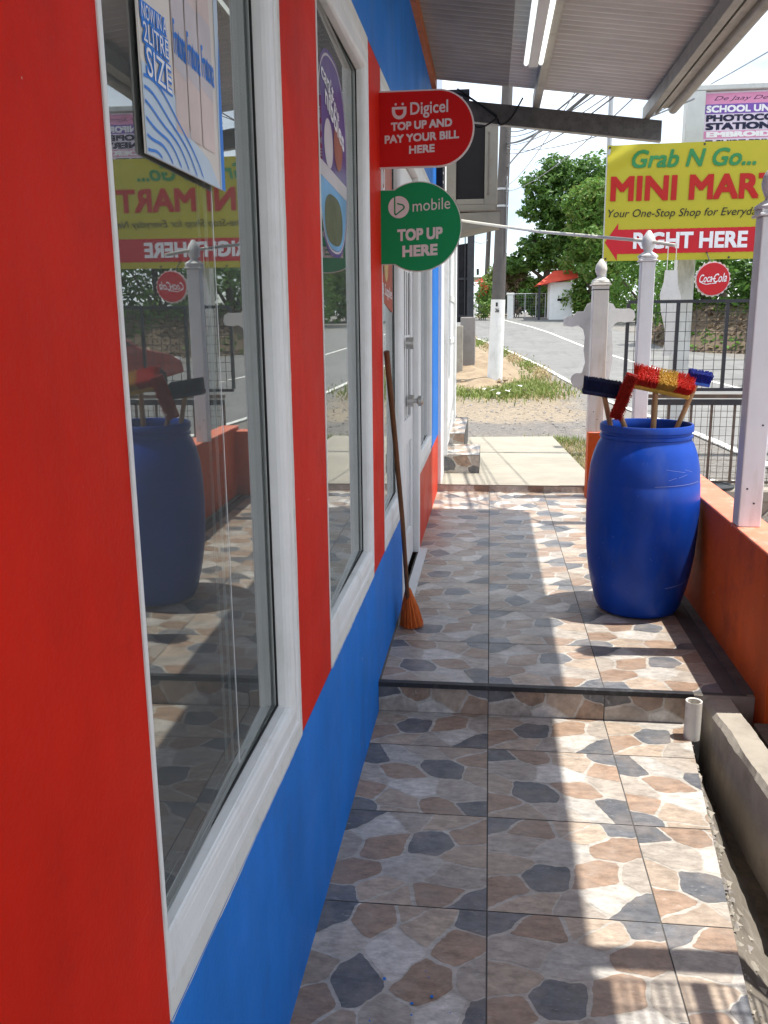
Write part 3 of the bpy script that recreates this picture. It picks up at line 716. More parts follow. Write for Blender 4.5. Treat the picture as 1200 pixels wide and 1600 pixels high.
def ltext(l,t,x0,x1,z0,z1,y,slope=.03,**k):
    U=Vector((1,0,slope)); zc=-(x0+x1)/2*slope
    l.text(t,(x0,x1,z0+zc,z1+zc),(0,y,0),U,Z,**k)
ltext(l,'Digicel',-.304,-.165,2.268,2.324,YD-.0012,.04,bold=.018)
ltext(l,'TOP UP AND',-.376,-.150,2.230,2.259,YD-.0012,.04,bold=.03)
ltext(l,'PAY YOUR BILL',-.400,-.124,2.187,2.216,YD-.0012,.04,bold=.03)
ltext(l,'HERE',-.309,-.214,2.146,2.174,YD-.0012,.04,bold=.03)
# face-like D emblem: ring shaped cup with two dots
cx,cz_=-.345,2.296
oc=[(cx-.027,cz_+.012)]+circ(cx,cz_-.004,.027,16,180,360)+[(cx+.027,cz_+.012)]
ic=[(cx-.016,cz_+.003)]+circ(cx,cz_-.004,.015,16,180,360)+[(cx+.016,cz_+.003)]
k=len(oc); l.faces([(a,YD-.0012,b_) for a,b_ in oc+ic],[(i,(i+1)%k,k+(i+1)%k,k+i) for i in range(k)])
for sx in (-.013,.013): l.poly([(a,YD-.0012,b_) for a,b_ in circ(cx+sx,cz_+.021,.0045,12)])
l.build('lettering',sr)
YG=3.44
sg=sgn('hanging_sign',(-.42,YG,1.88),'green round sign reading top up here, projecting from the wall beneath the red one')
cx,cz_,rg=-.277,1.886,.165
hh=.137; a0=math.degrees(math.asin(hh/rg))
out=[(-.42,cz_-hh)]+circ(cx,cz_,rg,60,-180+a0,180-a0)+[(-.42,cz_+hh)]
mb('sign_edge').prism(out,(0,YG+.004,0),X,Z,Y,.006).build('sign_edge',sg)
rg2=rg-.004; a1_=math.degrees(math.asin((hh-.003)/rg2))
mb('sign_green').prism([(-.42,cz_-hh+.003)]+circ(cx,cz_,rg2,60,-180+a1_,180-a1_)+[(-.42,cz_+hh-.003)],(0,YG,0),X,Z,Y,.0035).build('sign_panel',sg)
l=mb('letter_grey'); yg=YG-.0012
ltext(l,'mobile',-.298,-.156,1.945,1.987,yg,.06,bold=.0)
ltext(l,'TOP UP',-.357,-.184,1.838,1.882,yg,.04,bold=.035)
ltext(l,'HERE',-.338,-.203,1.779,1.821,yg,.04,bold=.035)
l.poly([(a,yg,b_) for a,b_ in circ(-.351,1.959,.040,36)])
l.use('sign_green')
def stroke(l,pts,wd,y,U=X):
    for (a,b_),(c,d) in zip(pts,pts[1:]):
        v=Vector((c-a,d-b_)).normalized()*wd/2; n_=Vector((-v.y,v.x))
        l.poly([(a-n_.x-v.x*.6,y,b_-n_.y-v.y*.6),(c-n_.x+v.x*.6,y,d-n_.y+v.y*.6),(c+n_.x+v.x*.6,y,d+n_.y+v.y*.6),(a+n_.x-v.x*.6,y,b_+n_.y-v.y*.6)])
stroke(l,[(-.366,1.996),(-.366,1.935),(-.362,1.932),(-.332,1.953),(-.330,1.960),(-.336,1.967),(-.356,1.972)],.005,yg-.0006)
l.build('lettering',sg)
# poster in front of the first window
PX=-.4290; PK=.4290/.4415
def remap(m):
    m.v=[(q[0],q[1]*PK,CAMZ+(q[2]-CAMZ)*PK) for q in m.v]; return m
po=sgn('poster',(PX,1.3,2.0),'cream and blue drinks poster announcing a bigger bottle size on the first window','poster')
p0,p1,pz0,pz1=1.140,1.480,1.750,2.42
remap(mb('poster_base').box(PX-.0025,PX,p0,p1,pz0,pz1-.06)).build('poster_sheet',po)
l=MB(); yx=PX+.0008
def pt(d,z,k=0): return (yx+.0004*k,d,z)
l.use('poster_blue'); l.poly([pt(1.462,pz0),pt(1.480,pz0),pt(1.480,1.99),pt(1.470,1.93),pt(1.464,1.86)])
l.use('poster_pale'); l.poly([pt(p0,pz0),pt(1.455,pz0),pt(1.40,1.785),pt(1.33,1.80),pt(1.29,1.83),pt(1.25,1.85),pt(1.21,1.845),pt(1.17,1.86),pt(p0,1.86)]); 
l.poly([pt(1.455,1.75),pt(1.4615,1.75),pt(1.463,1.86),pt(1.469,1.93),pt(1.4795,2.0),pt(1.4795,2.355),pt(1.464,2.355),pt(1.458,2.0)])
l.use('poster_pink')
for c_,ww in ((1.285,.026),(1.342,.0265),(1.403,.030)):           # tall bottles, plain
    l.poly([pt(c_-ww,1.80,1),pt(c_+ww,1.80,1),pt(c_+ww*1.05,1.95,1),pt(c_+ww*.9,2.02,1),pt(c_+ww*.45,2.13,1),pt(c_+ww*.3,2.34,1),pt(c_-ww*.3,2.34,1),pt(c_-ww*.45,2.13,1),pt(c_-ww*.9,2.02,1),pt(c_-ww*1.05,1.95,1)])
l.use('oval_pale')
for c_,ww in ((1.285,.0255),(1.342,.026),(1.403,.0295)):
    l.poly([pt(c_-ww,1.885,2),pt(c_+ww,1.875,2),pt(c_+ww,1.985,2),pt(c_-ww,1.99,2)])
def ptext(l,t,d0,d1,z0,z1,k,slope=0,**kw):
    U=Vector((0,1,slope)); zc=-(d0+d1)/2*slope
    l.text(t,(d0,d1,z0+zc,z1+zc),(yx+.0004*k,0,0),U,Z,**kw)
l.use('poster_blue')
for t_,q,sl in (('NOW IN A',(1.148,1.234,1.914,1.932),.04),('2LITRE',(1.150,1.238,1.886,1.909),.0),('SIZE',(1.156,1.244,1.845,1.880),-.04)):
    l.use('poster_blue')
    for dd in (-.0028,-.0014,0,.0014,.0028):
        for zz in (-.0028,0,.0028): ptext(l,t_,q[0]+dd,q[1]+dd,q[2]+zz,q[3]+zz,2+.08*(dd*1000)+.02*(zz*1000),sl,bold=.0089)
    l.use('letter_white'); ptext(l,t_,*q,4,sl,bold=.0089)
l.use('poster_blue')
for a,c in ((1.262,1.310),(1.318,1.374),(1.382,1.442)): ptext(l,'Frutona',a,c,1.900,1.945,3,-.05,bold=.02)
for k in range(6):                                        # wavy lines sweeping to the lower right
    pts=[]; z_s=1.845-.017*k; L_=.24-.022*k
    for i in range(25):
        t=i/24; d=p0+.004+t*L_; z=z_s-.012*t-(t**2.2)*(.100-.011*k)+.004*math.sin(t*9+k)
        if z>pz0+.003 and d<1.452: pts.append((d,z))
    for (a,b_),(c,d) in zip(pts,pts[1:]): l.poly([pt(a,b_-.0026,2),pt(c,d-.0026,2),pt(c,d+.0014,2),pt(a,b_+.0014,2)])
remap(l).build('printing',po)
# oval hanging sticker in the second window
ov=sgn('hanging_sticker',(-.445,2.50,1.97),'purple rounded ice cream sticker hanging in the second window','sticker')
def oval(c,d,a,h,n=40,p=2.6): 
    return [(c+a*math.copysign(abs(math.cos(t))**(2/p),math.cos(t)),d+h*math.copysign(abs(math.sin(t))**(2/p),math.sin(t))) for t in [2*math.pi*i/n for i in range(n)]]
OX=-.4385; yx=OX
oc_,oz_=2.50,1.975
P=[( .0,0)]
ol=oval(oc_,oz_,.235,.262)
b=mb('oval_purple'); b.prism(ol,(OX,0,0),Y,Z,X,.003).build('sticker_sheet',ov)
l=MB(); yx=OX+.0036
l.use('oval_pale'); o1=oval(oc_,oz_,.225,.252); o2=oval(oc_,oz_,.219,.246); kk=len(o1)
l.faces([pt(*q) for q in o1+o2],[(i,(i+1)%kk,kk+(i+1)%kk,kk+i) for i in range(kk)])
l.use('oval_blue'); l.poly([pt(*q) for q in clip(oval(oc_,oz_,.217,.244),0,1,1.905)])
l.use('oval_teal'); l.poly([pt(q[0],q[1],1) for q in oval(oc_-.01,1.81,.14,.066)])
l.use('oval_pale'); l.poly([pt(2.285,1.907,1),pt(2.715,1.890,1),pt(2.715,1.930,1),pt(2.285,1.945,1)])
l.poly([pt(q[0],q[1],1) for q in oval(oc_-.07,2.000,.065,.062,p=2)]); 
l.use('oval_brown'); l.poly([pt(q[0],q[1],1) for q in oval(oc_+.08,2.015,.07,.06,p=2)])
l.use('letter_white'); ptext(l,"can't",2.34,2.52,2.135,2.175,2,-.12,bold=.015); ptext(l,'stop the',2.40,2.60,2.105,2.14,2,-.25,bold=.01); ptext(l,'nibbles',2.39,2.68,2.055,2.11,2,-.25,bold=.02)
l.build('printing',ov)
# brick red food poster in the third window
PX3=-.4395; p3=sgn('poster',(PX3,3.7,1.9),'brick red food supplies poster in the window behind the green sign','poster')
mb('poster_red').prism([(3.56,1.62),(3.98,1.575),(3.98,2.22),(3.56,2.22)],(PX3,0,0),Y,Z,X,.003).build('poster_sheet',p3)
yx=PX3+.004; l=mb('bread'); l.poly([pt(q[0],q[1]) for q in oval(3.74,1.80,.075,.10,p=2.2)])
l.use('letter_white'); ptext(l,'& Supplies',3.60,3.95,1.625,1.685,1,-.05,bold=.0)
l.poly([pt(q[0],q[1]) for q in oval(3.67,2.10,.05,.07,p=2)]); l.use('poster_red'); ptext(l,'D',3.645,3.695,2.06,2.14,2,0,bold=.02); l.build('printing',p3)

# ------------------------------------------------------------------ broom by the door
bf=Vector((-.352,3.885,UZ)); bt_=Vector((-.405,3.46,1.42)); nk=bf+Vector((-.008,-.03,.165))
bm2=thing('straw_broom',tuple(bf),'orange bristled broom with brown stick leaning on the shop wall','broom')
mb('wood_dark').tube([nk-Vector((0,0,.05)),nk.lerp(bt_,.33)+Vector((.004,0,0)),nk.lerp(bt_,.66)+Vector((.003,0,0)),bt_],[.0095,.0105,.011,.012],12).build('handle',bm2,smooth=True)
br_=mb('orange_bristle'); random.seed(21)
for k in range(800):
    a=random.uniform(0,2*math.pi); q=math.sqrt(random.random()); top=nk+Vector((math.cos(a)*.012*q,math.sin(a)*.012*q,random.uniform(-.02,.03)))
    end=Vector((bf.x+math.cos(a)*.058*q+.006,bf.y+math.sin(a)*.066*q,UZ+random.uniform(.002,.012)))
    mid=top.lerp(end,.5)+Vector((math.cos(a)*.006*q,math.sin(a)*.006*q,0)); br_.tube([top,mid,end],[.0011,.0013,.0010],3,False)
br_.build('bristles',bm2)
bd=mb('orange_bristle'); bd.tube([nk.lerp(bf,.02)+Vector((0,0,.01)),nk.lerp(bf,.28),nk.lerp(bf,.36)],[.014,.024,.027],14); bd.build('binding',bm2,smooth=True)

# ------------------------------------------------------------------ blue drum and brooms standing in it
DC=(.750,4.245,UZ)
dm=thing('plastic_drum',DC,'blue plastic drum holding brooms, on the tiles by the orange wall','drum')
prof=[(.0,.0),(.165,.0),(.188,.010),(.206,.045),(.226,.12),(.243,.20),(.2565,.30),(.263,.40),(.2655,.50),(.2645,.58),(.261,.645),(.2585,.652),(.259,.66),(.254,.72),(.240,.785),(.222,.832),(.212,.848),(.209,.858),(.2145,.862),(.2145,.876),(.209,.880),(.209,.889),(.2165,.893),(.2165,.918),(.213,.925),(.206,.925),(.203,.918),(.203,.86),(.235,.78),(.255,.6),(.25,.3),(.2,.03),(0,.02)]
sc=mb('drum').lathe(prof,DC,72).use('scratch'); random.seed(4)
def on_drum(a,z):
    for (r0,z0),(r1,z1) in zip(prof[1:24],prof[2:25]):
        if z0<=z<=z1: r=r0+(r1-r0)*(z-z0)/max(1e-6,z1-z0); break
    r+=.0007; return Vector((DC[0]+r*math.cos(a),DC[1]+r*math.sin(a),DC[2]+z))
for a0,a1,z0,z1,wd in ((-1.55,-.5,.662,.668,.0016),(-1.2,-.45,.17,.185,.0014),(-1.35,-.95,.74,.722,.0012),(-1.1,-.9,.70,.712,.0012),(-.95,-.75,.735,.72,.001),(-1.3,-1.15,.69,.70,.0012)):
    n=18
    for i in range(n):
        p=on_drum(a0+(a1-a0)*i/n,z0+(z1-z0)*i/n); q=on_drum(a0+(a1-a0)*(i+1)/n,z0+(z1-z0)*(i+1)/n)
        sc.poly([p,q,q+Z*wd,p+Z*wd])
for k in range(26):
    a=random.uniform(-2.6,-.4); z=random.uniform(.08,.8); p=on_drum(a,z); q=on_drum(a+random.uniform(-.04,.04),min(.84,z+random.uniform(-.02,.02)))
    sc.poly([p,q,q+Z*.001,p+Z*.001])
sc.build('drum_body',dm,smooth=True)
def tuft_head(b,c,L,Dp,Up,ln,wd,hgt,key,seed,rows=9,cols=26,splay=.35,r=.0022):
    """bristles rooted on a rectangle ln x wd, standing hgt along Up and splaying outwards"""
    rnd=random.Random(seed); b.use(key if isinstance(key,str) else key[0])
    for i in range(cols):
        for j in range(rows):
            u=(i+.5)/cols*2-1+rnd.uniform(-.03,.03); v=(j+.5)/rows*2-1+rnd.uniform(-.08,.08)
            if not isinstance(key,str): b.use(key[0] if abs(u+key[2])>key[3] else key[1])
            root=c+L*(u*ln/2*.94)+Dp*(v*wd/2*.9)
            tip=root+Up*(hgt*rnd.uniform(.93,1.03))+L*(u*splay*hgt*.6+rnd.uniform(-.004,.004))+Dp*(v*splay*hgt+rnd.uniform(-.004,.004))
            b.tube([root,root.lerp(tip,.6),tip],[r,r*1.1,r*.8],4,True)
def broom(name,label,head_c,Ldir,Updir,ln,wd,blk_h,hgt,bkey,blk,hpts,seed,hr=.0125,splay=.35,rows=9,cols=26):
    t=thing(name,tuple(hpts[0]),label,'broom','brooms standing in the blue drum')
    L=Vector(Ldir).normalized(); U=Vector(Updir); U=(U-L*U.dot(L)).normalized(); Dp=L.cross(U).normalized(); c=Vector(head_c)
    mb(blk).obox(c,L,Dp,U,ln/2,wd/2,blk_h/2).build('head_block',t,bevel=.006)
    b=MB(); tuft_head(b,c+U*(blk_h/2-.002),L,Dp,U,ln,wd,hgt,bkey,seed,int(rows*1.8),int(cols*1.9),splay,.0016); b.build('bristles',t)
    mb('wood').tube(hpts,hr,12).build('handle',t,smooth=True)
ZB=UZ+.03
broom('push_broom','navy bristled broom sticking out at the left of the drum',(.530,4.26,1.190),(.98,.05,-.16),(.15,-.25,1),.175,.045,.022,.058,'navy_b','navy_b',[(.66,4.36,ZB),(.595,4.285,1.0),(.548,4.262,1.185)],1,.0125,.18)
broom('push_broom','red bristled broom turned on its side, low in the drum',(.632,4.215,1.180),(.32,-.10,1.0),(-.1,-1,.05),.225,.055,.022,.05,'red_b','red_plastic',[(.72,4.33,ZB),(.650,4.245,1.03),(.622,4.222,1.09)],2,.0125,.15)
broom('push_broom','largest broom in the drum with red and yellow banded bristles',(.815,4.30,1.215),(.97,-.05,-.20),(.05,-.75,1),.275,.075,.024,.062,('red_b','yellow_b',-.12,.30),'yellow_b',[(.80,4.38,ZB),(.795,4.315,.95),(.793,4.30,1.205)],3,.0135,.42,10,34)
broom('push_broom','blue bristled broom leaning to the right in the drum',(.992,4.32,1.238),(.97,.03,-.18),(.12,-.35,1),.105,.055,.018,.046,'blue_b','blue_plastic',[(.78,4.33,ZB),(.90,4.32,1.0),(.985,4.32,1.235)],4,.0125,.12,8,16)

# ------------------------------------------------------------------ orange parapet wall with posts
ow=thing('orange_wall',(1.1,5,.0),'low orange wall along the right edge of the walkway','wall')
b=mb('orange'); b.box(1.028,1.165,3.10,7.10,-.25,.682); b.box(1.15,1.285,.2,3.099,-.25,.682); b.box(.79,1.0275,6.98,7.12,UZ-.1,.652); b.build('wall_body',ow)  # near segment is out of view, set back so its shadow edges the kerb
b=mb('orange_top'); b.box(1.022,1.172,3.095,7.12,.6825,.695); b.box(1.144,1.291,.2,3.0945,.6825,.695); b.box(.785,1.0215,6.975,7.125,.6525,.664); b.build('wall_top',ow,bevel=.006)
def finial(b,c,z,r=.043):
    b.lathe([(.0,0),(.066,0),(.066,.010),(.050,.022),(.030,.034),(.026,.044),(.032,.050),(r,.078),(r*1.06,.098),(r*.88,.128),(r*.52,.152),(.012,.168),(0,.172)],(c[0],c[1],z),20)
def post(name,c,z0,z1,hw,key,label,ledge=True,parts=True):
    t=thing(name,(c[0],c[1],z0),label,'post')
    b=mb(key); b.box(c[0]-hw,c[0]+hw,c[1]-hw,c[1]+hw,z0,z1); b.build('shaft',t,bevel=.005)
    b=mb(key); b.box(c[0]-hw-.014,c[0]+hw+.014,c[1]-hw-.014,c[1]+hw+.014,z1+.001,z1+.012)
    b.box(c[0]-hw-.006,c[0]+hw+.006,c[1]-hw-.006,c[1]+hw+.006,z1+.0125,z1+.028); b.build('cap',t,bevel=.004)
    b=mb(key); finial(b,c,z1+.028); b.build('ball_finial',t,smooth=True)
    for k,(dx,dz) in enumerate(((.01,.10),(-.02,.16),(.02,.42))): mb('metal_dark').tube([(c[0]+dx,c[1]-hw-.002,z0+dz),(c[0]+dx,c[1]-hw+.004,z0+dz)],.004,8).build('screw',t)
    return t
post('fence_post',(1.072,3.66),.695,1.915,.045,'post','nearest white square post with ball top on the orange wall')
post('fence_post',(1.030,6.12),.695,1.905,.045,'post','white square post rising behind the drum, with a rod over its ball top')
tp=post('fence_post',(.843,7.05),.664,1.79,.060,'post_old','rust stained white post with ball top at the far end of the orange wall')
s=mb('black'); s.box(.843-.062,.843+.062,7.05-.062,7.05+.062,1.755,1.762); s.build('black_tie',tp)
tag(mb('rope').tube([(-.30,7.95,2.395),(.36,7.16,2.21),(1.035,6.12,2.035),(1.165,5.92,1.99)],.011,8).build('curtain_rod',smooth=True,at=(1.03,6.12,2.03)),'long thin pale rod spanning from the white house to the middle post','rod')
# white cut-out boards
pts=[(.585,1.49),(.585,1.545),(.62,1.565),(.655,1.56),(.69,1.60),(.74,1.60),(.765,1.655),(.80,1.67),(.82,1.73),(.91,1.73),(.93,1.665),(.965,1.655),(.985,1.62),(1.05,1.615),(1.09,1.62),(1.13,1.60),(1.14,1.55),(1.12,1.515),(1.06,1.51),(1.02,1.52),(.985,1.50),(.96,1.46),(.975,1.35),(.98,1.20),(.955,1.05),(.92,.97)]
lp=[(.75,.97)]+circ(.71,1.06,.055,14,-110,-290)[::1]+[(.745,1.12),(.765,1.20),(.75,1.30),(.755,1.40),(.74,1.46),(.70,1.49),(.65,1.48)]
tag(mb('trim_flat').prism((pts+lp)[::-1],(0,7.20,0),X,Z,Y,.02).build('fretwork_board',at=(.85,7.2,1.3)),'white scalloped cut-out board fixed behind the stained post','board')
vz=[(1.515,1.215),(1.60,1.215),(1.605,1.40),(1.63,1.52),(1.645,1.72),(1.61,1.83),(1.602,1.945),(1.50,1.945),(1.495,1.85),(1.468,1.74),(1.485,1.60),(1.525,1.45),(1.53,1.33)]
hb=thing('hanging_board',(1.55,8.0,1.5),'white bottle-shaped board hanging on strings below the yellow banner','board')
mb('trim_flat').prism(vz[::1],(0,8.0,0),X,Z,Y,.02).build('board',hb); 
for x in (1.515,1.585): mb('rope').tube([(x,8.01,1.94),(x,8.01,2.17)],.004,6).build('string',hb)

# ------------------------------------------------------------------ mesh gate and fence behind the wall
GY=7.25
gt=thing('mesh_gate',(1.6,GY,.95),'dark steel framed mesh panel with square grid above the rusty lower fence','gate')
b=mb('metal_dark')
for q in ((1.09,3.2,1.655,1.68),(1.09,3.2,.965,.99)): b.box(q[0],q[1],GY-.013,GY+.013,q[2],q[3])
for x in (1.09,1.475,1.85,2.25,2.65,3.05): b.box(x-.013,x+.013,GY-.0125,GY+.0125,.99,1.655)
b.build('frame',gt)
b=mb('metal_dark'); x=1.15
while x<3.18: b.box(x-.002,x+.002,GY-.003,GY+.001,.99,1.655); x+=.078
z=1.06
while z<1.65: b.box(1.10,3.19,GY+.0012,GY+.005,z-.002,z+.002); z+=.075
b.build('wire_mesh',gt)
fn=thing('mesh_fence',(1.8,GY+.05,.2),'rusty lower mesh fence standing on the pale ledge under the gate panel','fence')
FYY=GY+.06
b=mb('metal_rust'); b.box(1.19,3.4,FYY-.02,FYY+.02,.905,.935); b.use('metal_dark').box(1.19,3.4,FYY-.03,FYY+.0,.85,.895); b.use('metal_rust')
for x in (1.2,1.46,1.64,1.80,1.98,2.2,2.5,2.8,3.1): b.box(x-.009,x+.009,FYY-.009,FYY+.009,.2,.85)
b.box(1.19,3.4,FYY-.012,FYY+.012,.205,.225); b.build('frame',fn)
b=mb('metal_rust'); x=1.22
while x<3.4: b.box(x-.0018,x+.0018,FYY-.013,FYY-.0095,.2,.85); x+=.05
z=.25
while z<.85: b.box(1.19,3.4,FYY-.0165,FYY-.0132,z-.0018,z+.0018); z+=.05 if z<.4 or z>.7 else .075
b.build('wire_mesh',fn)
lg=mb('concrete_pale'); lg.box(1.175,3.6,7.08,7.5,-.21,.195); lg.box(1.175,3.6,7.06,7.0799,.10,.19)
tag(lg.build('ledge',at=(1.9,7.3,0),bevel=.01),'pale concrete ledge under the rusty mesh fence','ledge')
ld=mb('lid'); ld.lathe([(0,.0),(.145,0),(.155,.006),(.155,.016),(.145,.022),(.125,.02),(.118,.012),(0,.012)],(1.83,7.18,.197),40)
tag(ld.build('round_lid',smooth=True,at=(1.83,7.18,.197)),'round black lid lying on the pale ledge','lid')
dr_=mb('concrete_grey'); dr_.faces([(1.166,-1,-.1),(2.35,-1,-.1),(2.35,7.09,-.1),(1.166,7.09,-.1)],[(0,1,2,3)]); struct(dr_.build('drain_floor'))
mb_=mb('concrete'); mb_.box(2.30,2.45,-4,7.08,-.2,.10); tag(mb_.build('drain_kerb',at=(2.4,3,0)),'concrete kerb along the roadside drain beyond the orange wall','kerb')
pc=mb('debris'); random.seed(8)
for k in range(9):
    c=Vector((1.35+random.random()*.9,7.36+random.random()*.08,.199)); a=random.random()*3
    pc.faces([c+Vector((math.cos(a+q)*.05*random.uniform(.5,1),math.sin(a+q)*.04,.004+.02*random.random())) for q in (0,1.5,3,4.6)],[(0,1,2,3)])
struct(pc.build('litter'),'stuff')
# mesh screen just outside the picture on the right; its grid shadow falls on the lower tiles
ms=thing('mesh_screen',(1.09,1.3,.1),'tall mesh screen panel beside the near end of the walkway','screen')
b=mb('metal_dark')
for y,h_ in ((1.93,.040),(1.0,.03),(.2,.03)): b.box(1.05,1.12,y-h_,y+h_,-.1,2.45)
for z in (.9,1.75,2.42): b.box(1.075,1.105,.2,1.86,z-.02,z+.02)
b.build('frame',ms); b=mb('metal_dark'); y=.24
while y<1.88: b.box(1.086,1.093,y-.0035,y+.0035,.9,2.40); y+=.085
z=.95
while z<2.41: b.box(1.0935,1.100,.2,1.86,z-.0035,z+.0035); z+=.085
b.build('wire_mesh',ms)
# pvc stub at the step
pv=mb('pvc'); pv.lathe([(.024,0),(.024,.148),(.030,.150),(.030,.0)],(.775,3.10,.0),20); pv.lathe([(.0,.02),(.024,.02)],(.775,3.10,.0),20)
tag(pv.build('drain_pipe',smooth=True,at=(.775,3.10,0)),'short upright pvc pipe stub at the end of the step','pipe')

# ------------------------------------------------------------------ yellow banner with its pole, school sign, bottle cap sign
BY=9.1; x0,x1,z0,z1=1.105,2.955,2.098,3.175
bn=thing('banner',(2.0,BY,2.6),'yellow vinyl mini mart banner with a red arrow','banner')
def by(x,z):       # soft wrinkles in the vinyl
    u=(x-x0)/(x1-x0); v=(z-z0)/(z1-z0)
    return BY+.014*math.sin(u*4+v*2)+.005*math.sin(u*11-v*4)*(1-v)+.02*math.exp(-((u)**2+(v-1)**2)*18)*math.sin((u+1-v)*26)
P=[]; nu,nv=60,30
b=mb('yellow')
for j in range(nv+1):
    for i in range(nu+1):
        x=x0+(x1-x0)*i/nu; z=z0+(z1-z0)*j/nv; P.append((x,by(x,z),z))
b.faces(P,[(j*(nu+1)+i,j*(nu+1)+i+1,(j+1)*(nu+1)+i+1,(j+1)*(nu+1)+i) for j in range(nv) for i in range(nu)])
b.build('cloth',bn,smooth=True)
l=MB(); s0=-.012
def btext(key,t,xa,xb,za,zb_,**k):
    l.use(key); i=len(l.v); ltext(l,t,xa,xb,za,zb_,0,-.006,**k)
    for q in range(i,len(l.v)): a=l.v[q]; l.v[q]=(a[0],by(a[0],a[2])-.008+(a[1])*1.0,a[2])
btext('letter_green','Grab N Go...',1.335,2.48,2.955,3.118,bold=.022,shear=.22)
btext('letter_red','MINI MART',1.145,2.715,2.655,2.885,bold=.028)
btext('letter_dark','Your One-Stop Shop for Everyday Needs!',1.130,2.90,2.482,2.578,bold=.004,shear=.25)
ar=[(1.112,2.268),(1.235,2.085),(1.235,2.155),(2.86,2.155),(2.86,2.405),(1.235,2.405),(1.235,2.445)]
l.use('arrow_red'); 
for a,c in [(1.235+.0625*k_,1.235+.0625*(k_+1)) for k_ in range(26)]:
    l.poly([(q,by(q,zz)-.003,zz) for q,zz in ((a,2.165),(c,2.162),(c,2.392),(a,2.395))])
l.poly([(q,by(q,zz)-.003,zz) for q,zz in ((1.112,2.275),(1.235,2.10),(1.235,2.455))])
i=len(l.v); btext('letter_white','RIGHT HERE',1.385,2.46,2.205,2.362,bold=.03)
l.build('printing',bn)
for q in ((1.125,3.155),(2.0,3.155),(2.93,3.155),(1.125,2.12),(1.6,2.115),(2.3,2.115),(2.93,2.12)): mb('metal_dark').tube([(q[0],by(*q)-.006,q[1]),(q[0],by(*q)+.002,q[1])],.010,10).build('eyelet',bn)
tag(mb('galv_pipe').tube([(1.13,BY+.05,-.1),(1.118,BY+.05,3.95)],.024,10).build('banner_pole',smooth=True,at=(1.12,BY+.05,.1)),'thin grey pole carrying the left edge of the yellow banner','pole')
SY=9.5
sp=thing('sign_pillar',(2.0,SY+.1,0),'weathered pale concrete pillar and beam framing the stationery sign','pillar')
mb('old_concrete').box(1.90,2.075,SY,SY+.18,-.1,3.72).build('column',sp,bevel=.008)
mb('old_concrete').box(3.02,3.2,SY,SY+.18,-.1,3.72).build('column',sp,bevel=.008)
mb('old_concrete').box(1.895,3.205,SY-.003,SY+.183,3.722,3.775).build('lintel',sp,bevel=.008)
ss=thing('shop_sign',(2.5,SY,3.4),'pink and purple sign listing school uniform and stationery','sign')
b=mb('pale_pink').box(2.077,3.018,SY+.05,SY+.07,2.55,3.718); b.build('sign_panel',ss)
l=MB(); ys_=SY+.048
def band(key,za,zb_,k=0): l.use(key).poly([(2.079,ys_-k*.0012,za),(3.016,ys_-k*.0012,za),(3.016,ys_-k*.0012,zb_),(2.079,ys_-k*.0012,zb_)])
band('pink',3.602,3.70); band('purple',3.512,3.6); band('pink',3.283,3.352)
def stext(key,t,xa,xb,za,zb_,**k): l.use(key); ltext(l,t,xa,xb,za,zb_,ys_-.0024,-.004,**k)
stext('letter_navy','De Jaay De Signs',2.165,2.93,3.622,3.672,shear=.4,bold=-.008)
stext('letter_white','SCHOOL UNIFORM',2.095,3.0,3.522,3.588,bold=.03)
stext('letter_navy','PHOTOCOPIES',2.098,2.985,3.440,3.502,bold=.035)
stext('letter_navy','STATIONERY',2.098,2.985,3.362,3.428,bold=.045)
stext('letter_white','EMBROIDERY',2.108,2.985,3.292,3.345,bold=.05)
stext('letter_navy','T-SHIRT PRINTING',2.103,3.0,3.210,3.268,bold=.04)
l.build('printing',ss)
CY=8.8; cc=(2.088,1.898)
ck=thing('bottle_cap_sign',(cc[0],CY,cc[1]),'round red bottle cap sign with white script below the banner','sign')
cap=[]
for i in range(168):
    t=2*math.pi*i/168; r=.160+.006*math.cos(21*t); cap.append((cc[0]+r*math.cos(t),cc[1]+r*math.sin(t)))
mb('chrome_edge').prism(cap,(0,CY-.01,0),X,Z,Y,.03).build('cap_edge',ck)
mb('coke_red').prism(circ(cc[0],cc[1],.148,60),(0,CY-.022,0),X,Z,Y,.0115).build('cap_face',ck)
l=mb('letter_white'); ltext(l,'Coca',cc[0]-.125,cc[0]-.008,cc[1]-.030,cc[1]+.045,CY-.0235,.08,bold=.012,shear=.3); ltext(l,'Cola',cc[0]+.004,cc[0]+.125,cc[1]-.030,cc[1]+.052,CY-.0235,.08,bold=.012,shear=.3)
stroke(l,[(cc[0]-.10,cc[1]-.035),(cc[0]-.06,cc[1]-.048),(cc[0]-.01,cc[1]-.040),(cc[0]+.03,cc[1]-.038)],.007,CY-.0235)
stroke(l,[(cc[0]-.012,cc[1]+.0),(cc[0]+.02,cc[1]+.004)],.010,CY-.0235)
l.build('lettering',ck)
mb('metal_dark').tube([(cc[0],CY+.03,cc[1]+.1),(cc[0],SY-.34,2.2)],.006,6).build('hanger',ck)

